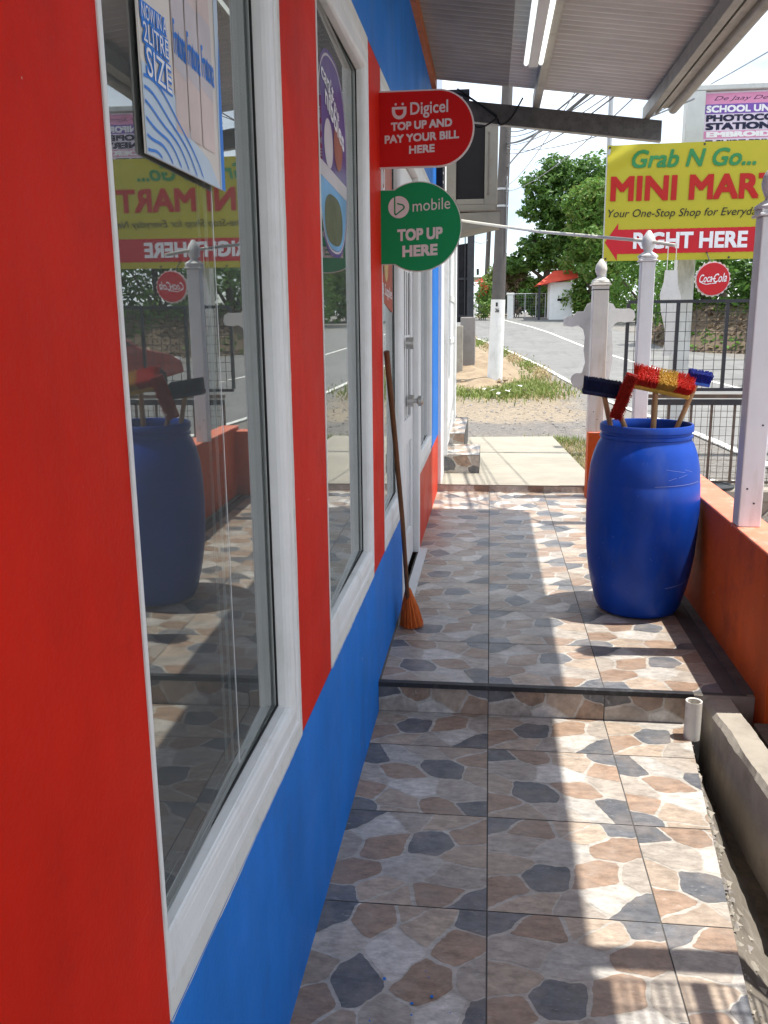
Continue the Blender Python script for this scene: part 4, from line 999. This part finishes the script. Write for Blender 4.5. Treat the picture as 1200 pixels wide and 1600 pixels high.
# ------------------------------------------------------------------ white neighbour house with steps and cage
BX=-.395
nh=thing('neighbour_house',(-.8,8.8,0),'white painted house next to the shop with a door onto the pad','house')
b=mb('white_wall'); b.box(-3.5,BX,7.255,10.62,.0,3.9); b.build('wall',nh)
dn=mb('white_door'); dn.box(BX,BX+.02,7.75,9.4,.40,2.45); dn=dn.build('door',nh)
b=mb('trim')
for q in ((7.68,7.748,.36,2.52),(9.402,9.47,.36,2.52),(7.748,9.402,2.452,2.52)): b.box(BX,BX+.035,*q)
b.build('door_frame',dn)
b=mb('trim_flat')
for z in (.55,1.32,1.72): b.box(BX+.0205,BX+.026,7.95,9.2,z,z+.05)
b.box(BX+.0205,BX+.026,7.9,7.95,.55,2.3); b.box(BX+.0205,BX+.026,9.2,9.25,.55,2.3); b.build('door_panel',dn)
def steps(x0_,x1_,ya,yb,za,zb_,name):
    b=mb('slab'); b.box(x0_,x1_,ya,yb,za,zb_-.003)
    b.use('tiles')
    for i in range(-1,1):
        for k in range(3):
            lay_tile(b,None,x1_-T*(i+2)+.45,ya+T*k-.02,2,False,[(-1,0,-x0_),(1,0,x1_-.002),(0,-1,-ya),(0,1,yb)],lambda q,l_:(q[0],q[1],zb_-.002+l_),.0006)
        lay_tile(b,None,x1_-T*(i+2)+.45,za-.08,1,False,[(-1,0,-x0_),(1,0,x1_-.002),(0,-1,-za),(0,1,zb_-.006)],lambda q,l_:(q[0],ya-.003-l_,q[1]),.0006)
    b.col=None; return b
t=steps(BX+.001,-.075,7.78,8.46,.186,.355,'step'); t.build('lower_step',nh)
t=steps(BX+.001,-.23,8.465,9.95,.186,.46,'step'); t.build('upper_step',nh)
ac=thing('window_cage',(-.17,8.0,2.86),'dark window cage in a pale frame sticking out from the white house','cage')
xa,xb,za,zb_=BX,.045,2.49,3.235
b=mb('ac_dark'); b.box(xa+.085,xb-.115,8.01,8.4,za+.085,zb_-.04); b.build('dark_infill',ac)  # solid near-black block painting the shade inside the open cage
b=mb('ac_case'); b.box(xb-.112,xb,7.99,8.45,za+.032,zb_); b.box(xa,xa+.082,7.99,8.45,za+.032,zb_); b.box(xa+.083,xb-.113,7.992,8.45,zb_-.038,zb_-.001); b.box(xa+.083,xb-.113,7.992,8.45,za+.034,za+.082)
b.build('casing',ac,bevel=.005)
b=mb('metal_rust')
b.box(xb-.082,xb-.076,7.984,7.9895,za+.13,zb_-.14)
for zz in (za+.12,zb_-.13): b.tube([(xb-.079,7.982,zz),(xb-.079,7.992,zz)],.010,10)
b.build('latch_rod',ac)
b=mb('ac_case'); b.faces([(xa,7.96,2.45),(xb+.025,7.96,2.46),(xb+.025,7.96,2.36),(xa,7.96,2.27),(xa,8.5,2.45),(xb+.025,8.5,2.46),(xb+.025,8.5,2.36),(xa,8.5,2.27)],[(3,2,1,0),(4,5,6,7),(0,1,5,4),(1,2,6,5),(2,3,7,6)])
b.use('metal_rust').box(xa,xb+.028,7.955,8.505,2.461,2.472); b.use('ac_case').box(xa,xb-.01,7.985,8.5,2.4725,2.523); b.build('shelf_bracket',ac)

# ------------------------------------------------------------------ verge: pole, pillars, dark gate, sand, grass, wires
PB=Vector((.115,18.85,.1)); lean=Vector((.026,0,1))
up_=thing('utility_pole',tuple(PB),'grey wooden utility pole with whitewashed lower part on the verge','utility pole')
mb('pole_white').tube([PB-lean*.1,PB+lean*1.0,PB+lean*1.86],[.165,.155,.148],20).build('whitewashed_base',up_,smooth=True)
mb('pole_grey').tube([PB+lean*1.861,PB+lean*4,PB+lean*6.5,PB+lean*9],[.140,.120,.105,.09],20).build('pole_shaft',up_,smooth=True)
for z in (4.05,3.72):
    c=PB+lean*z; mb('galv_pipe').tube([c-lean*.02,c+lean*.02],.130,18).build('metal_band',up_)
b=mb('metal_dark'); c=PB+lean*8.4; b.box(c.x-.95,c.x+.95,c.y-.17,c.y-.11,c.z-.06,c.z+.06); b.build('cross_arm',up_)
l=mb('letter_dark')
for t_,(q0,q1,w0,w1) in (('1',(.10,.12,1.72,1.80)),('26',(.085,.15,1.60,1.68))):
    l.text(t_,(PB.x+q0-.1,PB.x+q1-.08,PB.z+w0,PB.z+w1),(0,PB.y-.168,0),X,Z,bold=.03)
l.build('lettering',up_)
WG='overhead wires running from the utility pole'
WL=[((.28,18.75,5.25),(.65,9.0,3.61),.008,'wire'),((.28,18.75,5.01),(.8,9.0,3.64),.016,'wire'),((.28,18.75,4.97),(1.01,9.0,3.65),.006,'wire_grey'),((.28,18.75,4.92),(1.14,9.0,3.38),.006,'wire_grey'),
    ((.27,18.75,4.19),(.61,9.0,3.48),.005,'wire_grey'),((.27,18.75,4.09),(.88,9.0,3.29),.005,'wire_grey'),((.28,18.75,4.82),(.81,9.0,3.46),.006,'wire'),((.27,18.75,5.13),(.92,9.0,3.68),.006,'wire')]
for a,c,r,k in WL:
    a,c=Vector(a),Vector(c); e=a+(c-a)*1.25
    o=cable([a,e],r,k,'one of the thin overhead wires fanning out from the utility pole','wire','overhead_wire',WG)
cable([(.30,18.75,2.9),(.30,18.72,4.30),(.31,18.6,4.55),(.50,11,3.66),(.55,8.0,3.27)],.013,'wire_grey','thick grey cable bending off the utility pole at a metal band','cable','service_cable')
cable([(2.14,14,4.37),(2.54,9,3.94),(3.3,0,3.4)],.006,'wire_grey','single wire in the sky above the stationery sign','wire','overhead_wire')
wl_=mb('concrete_grey'); wl_.box(-.70,-.345,21.2,21.6,.0,1.62)
tag(wl_.build('gate_pillar',at=(-.5,21.3,.1),bevel=.02),'brown grey concrete pillar under the tall black gate','pillar')
wl_=mb('concrete'); wl_.box(-1.6,-.62,20.5,20.75,.0,1.42)
tag(wl_.build('low_wall',at=(-1,20.6,.1),bevel=.01),'pale grey low wall in front of the concrete pillar','wall')
bgate=thing('tall_gate',(-.6,21.7,1.6),'tall black gate of upright bars behind the concrete pillar','gate')
b=mb('metal_dark'); b.box(-.56,-.40,21.62,21.78,1.4,4.05); b.build('gate_post',bgate)
b=mb('metal_dark')
for k in range(9): b.box(-1.9+.16*k-.012,-1.9+.16*k+.012,21.68,21.70,1.5,3.6)
for z in (1.62,2.5,3.5): b.box(-1.95,-.56,21.7,21.73,z,z+.05)
b.use('cloth_dark').faces([(-1.95,21.735,1.5),(-.56,21.735,1.5),(-.56,21.735,3.35),(-1.95,21.735,3.15)],[(0,1,2,3)]); b.build('gate_bars',bgate)

def blades(name,key,n,area,h,seed,dens=None,wd=.012):
    rnd=random.Random(seed); b=mb(key)
    for k in range(n):
        x,y=area(rnd); z=ground_z(x,y)-.01; a=rnd.uniform(0,6.28); hh=h*rnd.uniform(.4,1.2); l_=rnd.uniform(.2,.9)*hh
        dx,dy=math.cos(a),math.sin(a); p=Vector((x,y,z)); s=Vector((-dy,dx,0))*wd
        m_=p+Vector((dx*l_*.35,dy*l_*.35,hh*.65)); e=p+Vector((dx*l_,dy*l_,hh))
        b.faces([p-s,p+s,m_+s*.7,m_-s*.7,e],[(0,1,2,3),(3,2,4)])
    return struct(b.build(name),'stuff')
def gauss(cx,cy,sx,sy): return lambda r:(cx+r.gauss(0,sx),cy+r.gauss(0,sy))
# sandy mound behind the utility pole
P=[]; b=mb('sand'); nu=40
for j in range(nu+1):
    for i in range(nu+1):
        u,v=i/nu*2-1,j/nu*2-1; x=-.25+u*1.15; y=22.8+v*5.6
        if y>20: x=x-.55*(y-20)/9
        q=max(0,1-(u*u+v*v)); z=gz(y)-.03+q**.7*.42*(.8+.5*noise.noise(Vector((x*2.2,y*1.1,3))))+.05*q*noise.noise(Vector((x*7,y*4,1)))
        P.append((x,y,z))
b.faces(P,[(j*(nu+1)+i,j*(nu+1)+i+1,(j+1)*(nu+1)+i+1,(j+1)*(nu+1)+i) for j in range(nu) for i in range(nu)])
struct(b.build('sand_mound',smooth=True))
blades('grass','grass',6000,gauss(.15,18.3,.6,.9),.13,1)
blades('grass','grass',1500,gauss(.75,19.5,.35,1.3),.07,2)
blades('grass','grass_dry',2600,gauss(.75,18.6,.5,1.3),.06,3)
blades('grass','grass',900,gauss(-.55,19.4,.25,.6),.12,4)
blades('grass','grass',700,lambda r:(r.uniform(-.4,.2),10.36+r.gauss(0,.1)),.07,5,wd=.005)
blades('grass','grass',500,lambda r:(.85+r.gauss(0,.18),10.45+r.gauss(0,.18)),.07,6,wd=.005)
blades('grass','grass_dry',2600,lambda r:(.80+r.random()*.75,7.5+r.random()*3.0),.06,7,wd=.004)
blades('grass','grass',500,lambda r:(.85+r.random()*.4,8.6+r.random()*1.6),.06,8,wd=.004)
for yy_ in range(22,36,2): blades('grass','grass_dry' if yy_%4 else 'grass',420,(lambda y_:lambda r:(lerp_nodes(ROAD_N,y_)-.2+r.gauss(0,.14),y_+r.gauss(0,.9)))(yy_),.07,40+yy_,wd=.018)
blades('weeds','grass',130,lambda r:(.72+.118*0+r.gauss(0,.02),2.0+r.gauss(0,.10)),.03,10,wd=.003)
lt=mb('debris'); rnd=random.Random(6)
for k in range(16):
    c=Vector((rnd.uniform(-.45,.9),rnd.uniform(16.2,19),.16)); a=rnd.random()*6
    lt.faces([c+Vector((math.cos(a+q)*.07*rnd.uniform(.4,1.2),math.sin(a+q)*.07,.02+.06*rnd.random())) for q in (0,1.5,3,4.6)],[(0,1,2,3)])
struct(lt.build('litter'),'stuff')

# ------------------------------------------------------------------ trees and bushes
def leaves(b,blobs,n,size,seed,shell=.55):
    rnd=random.Random(seed); tot=sum((r[0]*r[1]*r[2])**(2/3) for _,r in blobs)
    for c,r in blobs:
        k=int(n*((r[0]*r[1]*r[2])**(2/3))/tot)
        for _ in range(k):
            while True:
                d=Vector((rnd.uniform(-1,1),rnd.uniform(-1,1),rnd.uniform(-1,1)))
                if .05<d.length<1: break
            d=d.normalized()*(shell+(1-shell)*rnd.random()**.6)
            nn=noise.noise(Vector((c[0]+d.x*1.9,c[1]+d.y*1.9,c[2]+d.z*1.9))*1.3)
            d*=1+.38*nn
            p=Vector((c[0]+d.x*r[0],c[1]+d.y*r[1],c[2]+d.z*r[2]))
            if noise.noise(p*1.9)<-.22: continue
            u=Vector((rnd.gauss(0,1),rnd.gauss(0,1),rnd.gauss(0,.6))).normalized(); nrm=(d.normalized()*.6+Vector((rnd.gauss(0,.6),rnd.gauss(0,.6),.5+rnd.gauss(0,.4)))).normalized()
            v=nrm.cross(u).normalized(); u=v.cross(nrm); s=size*rnd.uniform(.6,1.3)
            b.poly([p-u*s,p-v*s*.42+u*s*.1,p+u*s*1.1,p+v*s*.42+u*s*.1])
def tree(name,label,base,trunk,limbs,blobs,n,size,key,seed,cat='tree',group=None):
    t=thing(name,base,label,cat,group)
    b=mb('bark'); b.tube(trunk[0],trunk[1],9)
    for pts,rr in limbs: b.tube(pts,rr,6)
    b.build('trunk',t,smooth=True)
    keys=key if isinstance(key,(list,tuple)) else [key]
    c=MB()
    for i,k in enumerate(keys): c.use(k); leaves(c,blobs,n//len(keys),size,seed+i)
    c.build('crown',t); return t
def rblobs(seed,cx,cy,z0,z1,rx,ry,n,r0,r1,shape=None):
    rnd=random.Random(seed); out=[]
    for k in range(n):
        t=(k+.5)/n; z=z0+(z1-z0)*t; f=shape(t) if shape else math.sin(math.pi*min(.95,.15+t*.8))
        a=rnd.uniform(0,6.28); q=rnd.random()**.5
        r=rnd.uniform(r0,r1); out.append(((cx+math.cos(a)*rx*f*q,cy+math.sin(a)*ry*f*q,z),(r*1.15,r*1.1,r*.8)))
    return out
by_=52; bz=gz(by_); K_=52/44
def far(p): return (p[0]*K_,p[1]+8,1.5+(p[2]-1.5)*K_)
bl=[(far(c_),tuple(v*K_ for v in r_)) for c_,r_ in [((2.9,44,8.55),(.9,.9,.6)),((2.3,44,7.9),(1.0,1,.6)),((3.6,44,8.1),(1.2,1.2,.75)),((4.7,44,8.3),(1.0,1.2,.8)),((5.3,44,7.4),(1.2,1.2,.9)),((3.2,44,7.0),(1.3,1.3,.8)),((2.3,44,7.2),(.8,.9,.5)),((2.0,44.2,6.6),(.75,.9,.45)),
    ((4.2,44,6.2),(1.5,1.3,.9)),((2.7,44,5.3),(1.0,1.1,.7)),((2.0,44,5.0),(.8,.9,.5)),((3.4,44,4.6),(1.1,1.1,.8)),((1.5,44,4.3),(.9,.9,.5)),((.9,44,4.15),(.75,.8,.42)),((2.5,44,4.3),(.9,.9,.5)),((4.8,44,5.2),(1.3,1.2,.9)),((2.9,44,6.1),(.7,.9,.6))]]
tree('broadleaf_tree','tall dark broadleaf tree with layered crown beyond the road bend',(3.1,52,bz),([(3.0,52,bz-.2)]+[far(q) for q in ((2.6,44,2.6),(2.75,44,4.4),(3.1,44,6.2),(3.4,44,8))],[.26,.22,.18,.13,.05]),
    [([far(q) for q in ((2.65,44,3.4),(1.7,44,4.1),(1.0,44,4.2))],[.12,.08,.03]),([far(q) for q in ((2.75,44,4.6),(2.2,44,5.2),(1.9,44,5.3))],[.1,.06,.03]),([far(q) for q in ((2.9,44,5.4),(4.2,44,6.3),(5,44,7.4))],[.13,.09,.03]),([far(q) for q in ((3.0,44,6),(2.5,44,7.0),(2.3,44,7.9))],[.1,.06,.03])],bl,22000,.15,['leaf_dark','leaf_dark','leaf_mid'],50)
y2=47; b2=gz(y2)
bl=rblobs(71,5.25,y2,1.7,8.0,1.25,1.4,30,.62,1.05,lambda t:1.2-.45*t)
tree('broadleaf_tree','bright green leafy tree beside the yellow banner, in front of the dark tree',(5.2,y2,b2),([(5.2,y2,b2-.2),(5.2,y2,3.4),(5.3,y2,7)],[.2,.15,.05]),[([(5.2,y2,2.9),(4.5,y2,4.2)],[.09,.04]),([(5.2,y2,3.4),(6.0,y2,5.0)],[.09,.04])],bl,19000,.13,['leaf_mid','leaf_mid','leaf_light'],60)
TG='trees along the far side of the road'
spots=[(7.0,43,2.2,6.6,1.6,'leaf_mid','leafy green tree half hidden behind the left edge of the banner'),(7.0,30,1.9,4.6,1.5,'leaf_mid','rounded green tree behind the bottle cap sign'),(9.2,29,1.9,4.8,1.7,'leaf_dark','dark green tree above the leaf litter bank'),(11.8,28,1.8,5.4,1.9,'leaf_mid','broad green tree beyond the nearest post'),(15,27,1.8,5.6,2.2,'leaf_dark','dark broad tree farthest right beyond the road'),(14.5,20,1.5,5.0,2.0,'leaf_mid','green tree across the road, seen only in the shop glass'),(14,13,1.2,4.6,2.0,'leaf_dark','dark tree across the road nearest to the shop, seen in the glass')]
for i,(x,y,z0_,z1_,rx,k,lab) in enumerate(spots):
    g_=gz(y); tree('roadside_tree',lab,(x,y,g_),([(x,y,g_-.2),(x+.1,y,z0_),(x+.2,y,z1_-.6)],[.2,.15,.05]),[([(x+.1,y,z0_),(x-rx*.6,y,z0_+1.2)],[.08,.03]),([(x+.1,y,z0_),(x+rx*.6,y,z0_+1.4)],[.08,.03])],
        rblobs(80+i,x,y,z0_-.2,z1_,rx,rx,22,.5,.95,lambda t:1.1-.5*t),6500,.105,[k,'leaf_mid'],90+i,'tree',TG)
# darker trunk leaning behind the hanging board
def bush(name,label,c,r,n,size,keys,seed,cat='bush',group=None):
    t=thing(name,(c[0],c[1],ground_z(c[0],c[1])),label,cat,group)
    b=mb('bark')
    for k in range(4): b.tube([(c[0]+.1*k-.15,c[1],ground_z(c[0],c[1])-.1),(c[0]+r[0]*(k-1.5)*.3,c[1],c[2]+r[2]*.3)],[.03,.015],5)
    b.build('stem',t); f=MB()
    for i,k in enumerate(keys):
        f.use(k); leaves(f,rblobs(seed+i,c[0],c[1],c[2]-r[2]*.8,c[2]+r[2]*.8,r[0]*.75,r[1]*.75,9,r[2]*.3,r[2]*.55),n//len(keys),size,seed+i)
    f.build('foliage',t); return t
BG='bushes behind the far fence'
for i,(x,y,z,rx,rz_,keys,lab) in enumerate([(.4,53,3.3,.9,1.3,['leaf_light','leaf_mid'],'yellow green bush beside the whitewashed pole in the distance'),(1.5,53,3.3,.9,1.4,['leaf_light','leaf_dry'],'brownish green bush behind the distant white gate post'),(2.6,52,2.9,.8,1.1,['leaf_mid','leaf_light'],'green bush behind the chain link fence')]):
    bush('bush',lab,(x,y,z),(rx*1.25,.8,rz_),6500,.12,keys,200+i)
bush('flowering_bush','bush with red flowers left of the utility pole in the distance',(-.42,48,2.75),(.55,.5,1.0),1800,.085,['leaf_mid','leaf_light','leaf_mid'],230)
fl=mb('flower'); leaves(fl,[],0,.07,233); fo=[o for o in bpy.data.objects if o.name.startswith('flowering_bush')][0]; 
for k_,q in enumerate((((-.55,47.6,3.45),(.30,.2,.28)),((-.2,47.6,3.1),(.28,.2,.25)),((-.5,47.6,2.9),(.3,.2,.3)))):
    fl=mb('flower'); leaves(fl,[q],60,.07,233+k_); fl.build('flower_cluster',fo)
# leaf litter bank on the far roadside
P=[]; b=mb('bank'); nu,nv=60,24
for j in range(nv+1):
    for i in range(nu+1):
        x=5.2+i/nu*14; t=j/nv; yb=27.6-.42*(x-5.2) if x<12 else 24.7-.9*(x-12); yb=max(yb,6)
        y=yb+t*7; z=gz(min(yb,24))-.1+1.75*min(1,t*2.6)**.8*min(1,(x-5.2)/1.3)+.12*noise.noise(Vector((x*1.2,y*1.2,0)))
        P.append((x,y,z))
b.faces(P,[(j*(nu+1)+i,j*(nu+1)+i+1,(j+1)*(nu+1)+i+1,(j+1)*(nu+1)+i) for j in range(nv) for i in range(nu)])
struct(b.build('roadside_bank',smooth=True))
rnd=random.Random(77); gl_=MB()
for k in range(8000):
    i=rnd.randrange(len(P)-nu-2); p=Vector(P[i]); q=Vector(P[i+1]) if (i+1)%(nu+1) else p; r_=Vector(P[i+nu+1]); c=p.lerp(q,rnd.random())+(r_-p)*rnd.random()+Vector((0,0,.03))
    dry=noise.noise(c*.8)>-.12
    gl_.use('leaf_light' if (c.z>1.75 and rnd.random()<.8) else ('leaf_dry' if dry else 'leaf_mid')); u=Vector((rnd.gauss(0,1),rnd.gauss(0,1),rnd.gauss(0,.5))).normalized(); v=Vector((rnd.gauss(0,1),rnd.gauss(0,1),rnd.gauss(0,.5))).normalized(); s=rnd.uniform(.04,.11)
    gl_.poly([c-u*s,c+v*s,c+u*s,c-v*s*.6])
struct(gl_.build('leaf_litter'),'stuff')

# ------------------------------------------------------------------ far end of the road: fence, gate posts, hut, house, pole
def gpost(x,y,h,label):
    z=gz(y); b=mb('white_wall'); b.box(x-.16,x+.16,y-.16,y+.16,z-.1,z+h); b.box(x-.21,x+.21,y-.21,y+.21,z+h+.001,z+h+.10); return tag(b.build('gate_post',at=(x,y,z),bevel=.02),label,'post','white gate posts in the distance')
gpost(1.08,49,1.28,'white square gate post where the chain link fence begins, in the distance'); gpost(.52,50,1.2,'white gate post just right of the utility pole in the distance')
dg=thing('entrance_gate',(.8,49.6,1.6),'dark iron gate between the two distant white posts','gate')
b=mb('metal_dark')
for k in range(7): b.box(.70+.035*k-.008,.70+.035*k+.008,49.5,49.52,1.7,3.1)
b.box(.68,.93,49.49,49.53,3.05,3.12); b.box(.68,.93,49.49,49.53,1.75,1.82); b.build('gate_bars',dg)
cl=thing('chain_link_fence',(2,49.6,1.6),'thin chain link fence between the white post and the red roofed hut','fence')
b=mb('galv_pipe')
for x in (1.3,1.9,2.5,3.0): b.tube([(x,49.6,1.5),(x,49.6,2.95)],.025,6)
b.tube([(1.25,49.6,2.95),(3.05,49.6,2.95)],.02,6); b.build('fence_post',cl)
b=mb('wire_grey')
for k in range(14): b.box(1.3+.13*k-.004,1.3+.13*k+.004,49.6,49.604,1.6,2.95)
for k in range(9): b.box(1.25,3.05,49.605,49.609,1.65+.15*k-.004,1.65+.15*k+.004)
b.build('wire_mesh',cl)
hut=thing('gatehouse',(3.6,48,1.6),'small white hut with a red roof under the trees at the road bend','hut')
b=mb('white_wall'); b.box(3.1,4.3,47.6,49.5,1.4,3.45); b.build('wall',hut)
b=mb('roof_red'); b.faces([(2.35,47.2,3.3),(4.5,47.2,3.65),(4.5,49.9,3.65),(2.35,49.9,3.3),(3.3,47.9,4.05),(4.5,47.9,4.1),(4.5,49,4.1),(3.3,49,4.05)],[(0,1,5,4),(1,2,6,5),(2,3,7,6),(3,0,4,7),(4,5,6,7),(3,2,1,0)]); b.build('roof',hut)
b=mb('metal_dark'); b.box(2.5,2.62,47.5,47.62,1.5,3.32); b.build('porch_post',hut); mb('ac_dark').box(3.5,3.9,47.59,47.598,2.5,2.62).build('vent',hut)
hs=thing('far_house',(-.6,70,2),'distant house with a pale green roof left of the utility pole','house')
b=mb('house_dark'); b.box(-.9,2.2,69,76,1.5,4.8); b.build('wall',hs)
b=mb('roof_green'); b.faces([(-1.4,68,4.75),(2.6,68,4.75),(2.6,77,4.75),(-1.4,77,4.75),(-.2,71.5,6.3),(1.8,71.5,6.3),(1.8,74,6.3),(-.2,74,6.3)],[(0,1,5,4),(1,2,6,5),(2,3,7,6),(3,0,4,7),(4,5,6,7),(3,2,1,0)]); b.build('roof',hs)
fw=mb('white_wall'); fw.box(-2.6,-.75,51,51.2,1.5,2.6); tag(fw.build('garden_wall',at=(-1.6,51,1.6)),'white garden wall in the distance beside the tall black gate','wall')
fp=thing('utility_pole',(-.27,54,1.7),'thin second utility pole far down the road with a cross arm','utility pole')
mb('pole_grey').tube([(-.30,54,1.5),(-.20,54,5),(-.08,54,9)],[.17,.15,.12],10).build('pole_shaft',fp,smooth=True)
b=mb('pole_grey'); b.box(-.75,.45,53.85,53.95,7.0,7.1); b.build('cross_arm',fp); mb('metal_dark').box(-.85,-.70,53.8,54.0,4.2,4.55).build('hanging_box',fp)
for k,(a,c) in enumerate((((-.6,53.9,7.0),(-1.4,22,4.5)),((.3,53.9,7.0),(.2,18.9,5.6)),((-.2,53.9,6.2),(-1.0,22,4.0)),((-.18,53.9,4.4),(.2,18.9,3.4)))):
    cable([a,c],.012,'wire_grey','faint wire strung to the second pole far down the road','wire','overhead_wire','wires at the far pole')
# bank of trees closing the horizon
HG='far trees closing the view'
for i,(x,y,h,rx,lab) in enumerate([(-14,80,7,4,'far tree mass left of the distant house'),(9,66,8,3.5,'far tree behind the dark broadleaf tree'),(15,60,8,4,'far tree behind the roadside trees'),(24,48,8,5,'far tree beyond the leaf litter bank'),(28,32,9,5,'far tree at the right beyond the road'),(26,16,9,5,'far tree at the right, level with the shop')]):
    g_=gz(y); tree('distant_tree',lab,(x,y,g_),([(x,y,g_-.3),(x,y,g_+h*.4),(x+.2,y,g_+h*.8)],[.3,.22,.06]),[],rblobs(300+i,x,y,g_+1.2,g_+h,rx,rx*.7,18,1.0,1.7,lambda t:1.1-.5*t),2600,.24,['leaf_mid','leaf_dark'],310+i,'tree',HG)

# ------------------------------------------------------------------ red car across the road (seen mirrored in the first window)
ca=thing('parked_car',(7.2,18.0,.18),'dull red car on the road, seen mirrored in the first shop window','car')
CF=Vector((-.62,.785,0)); CS=Vector((-.785,-.62,0))
def car_pt(u,v,w_): return Vector((5.95,19.6,.17))-CF*u-CS*w_+Z*v
side=[(.0,.30),(.05,.55),(.35,.72),(1.05,.86),(1.75,1.34),(2.3,1.44),(3.0,1.40),(3.55,1.02),(4.0,.92),(4.1,.55),(4.08,.28),(3.7,.22),(.4,.22)]
b=mb('car_red'); n=len(side); 
A=[car_pt(u,v,-.78 if v<.9 else -.62) for u,v in side]; B=[car_pt(u,v,.78 if v<.9 else .62) for u,v in side]
b.faces(A+B,[list(range(n)),list(range(n,2*n))[::-1]]+[[i,n+i,n+(i+1)%n,(i+1)%n] for i in range(n)]); b.build('car_body',ca,bevel=.04)
b=mb('car_glass'); gls=[(1.25,.92),(1.82,1.30),(2.3,1.37),(2.95,1.32),(3.35,.98)]
b.poly([car_pt(u,v,-.80+ (v-.9)*.38) for u,v in gls]); b.build('side_window',ca)
for u in (.78,3.25):
    wv=mb('tyre'); c=car_pt(u,.15,-.80); wv.tube([c,c-CS*.2],.31,22); wh=wv.build('wheel',ca); r_=mb('alu'); r_.tube([c+CS*.012,c-CS*.02],.19,16); r_.build('rim',wh)
h_=mb('letter_white'); h_.obox(car_pt(.10,.58,-.60),CF,CS,Z,.06,.14,.06); h_.build('headlight',ca)
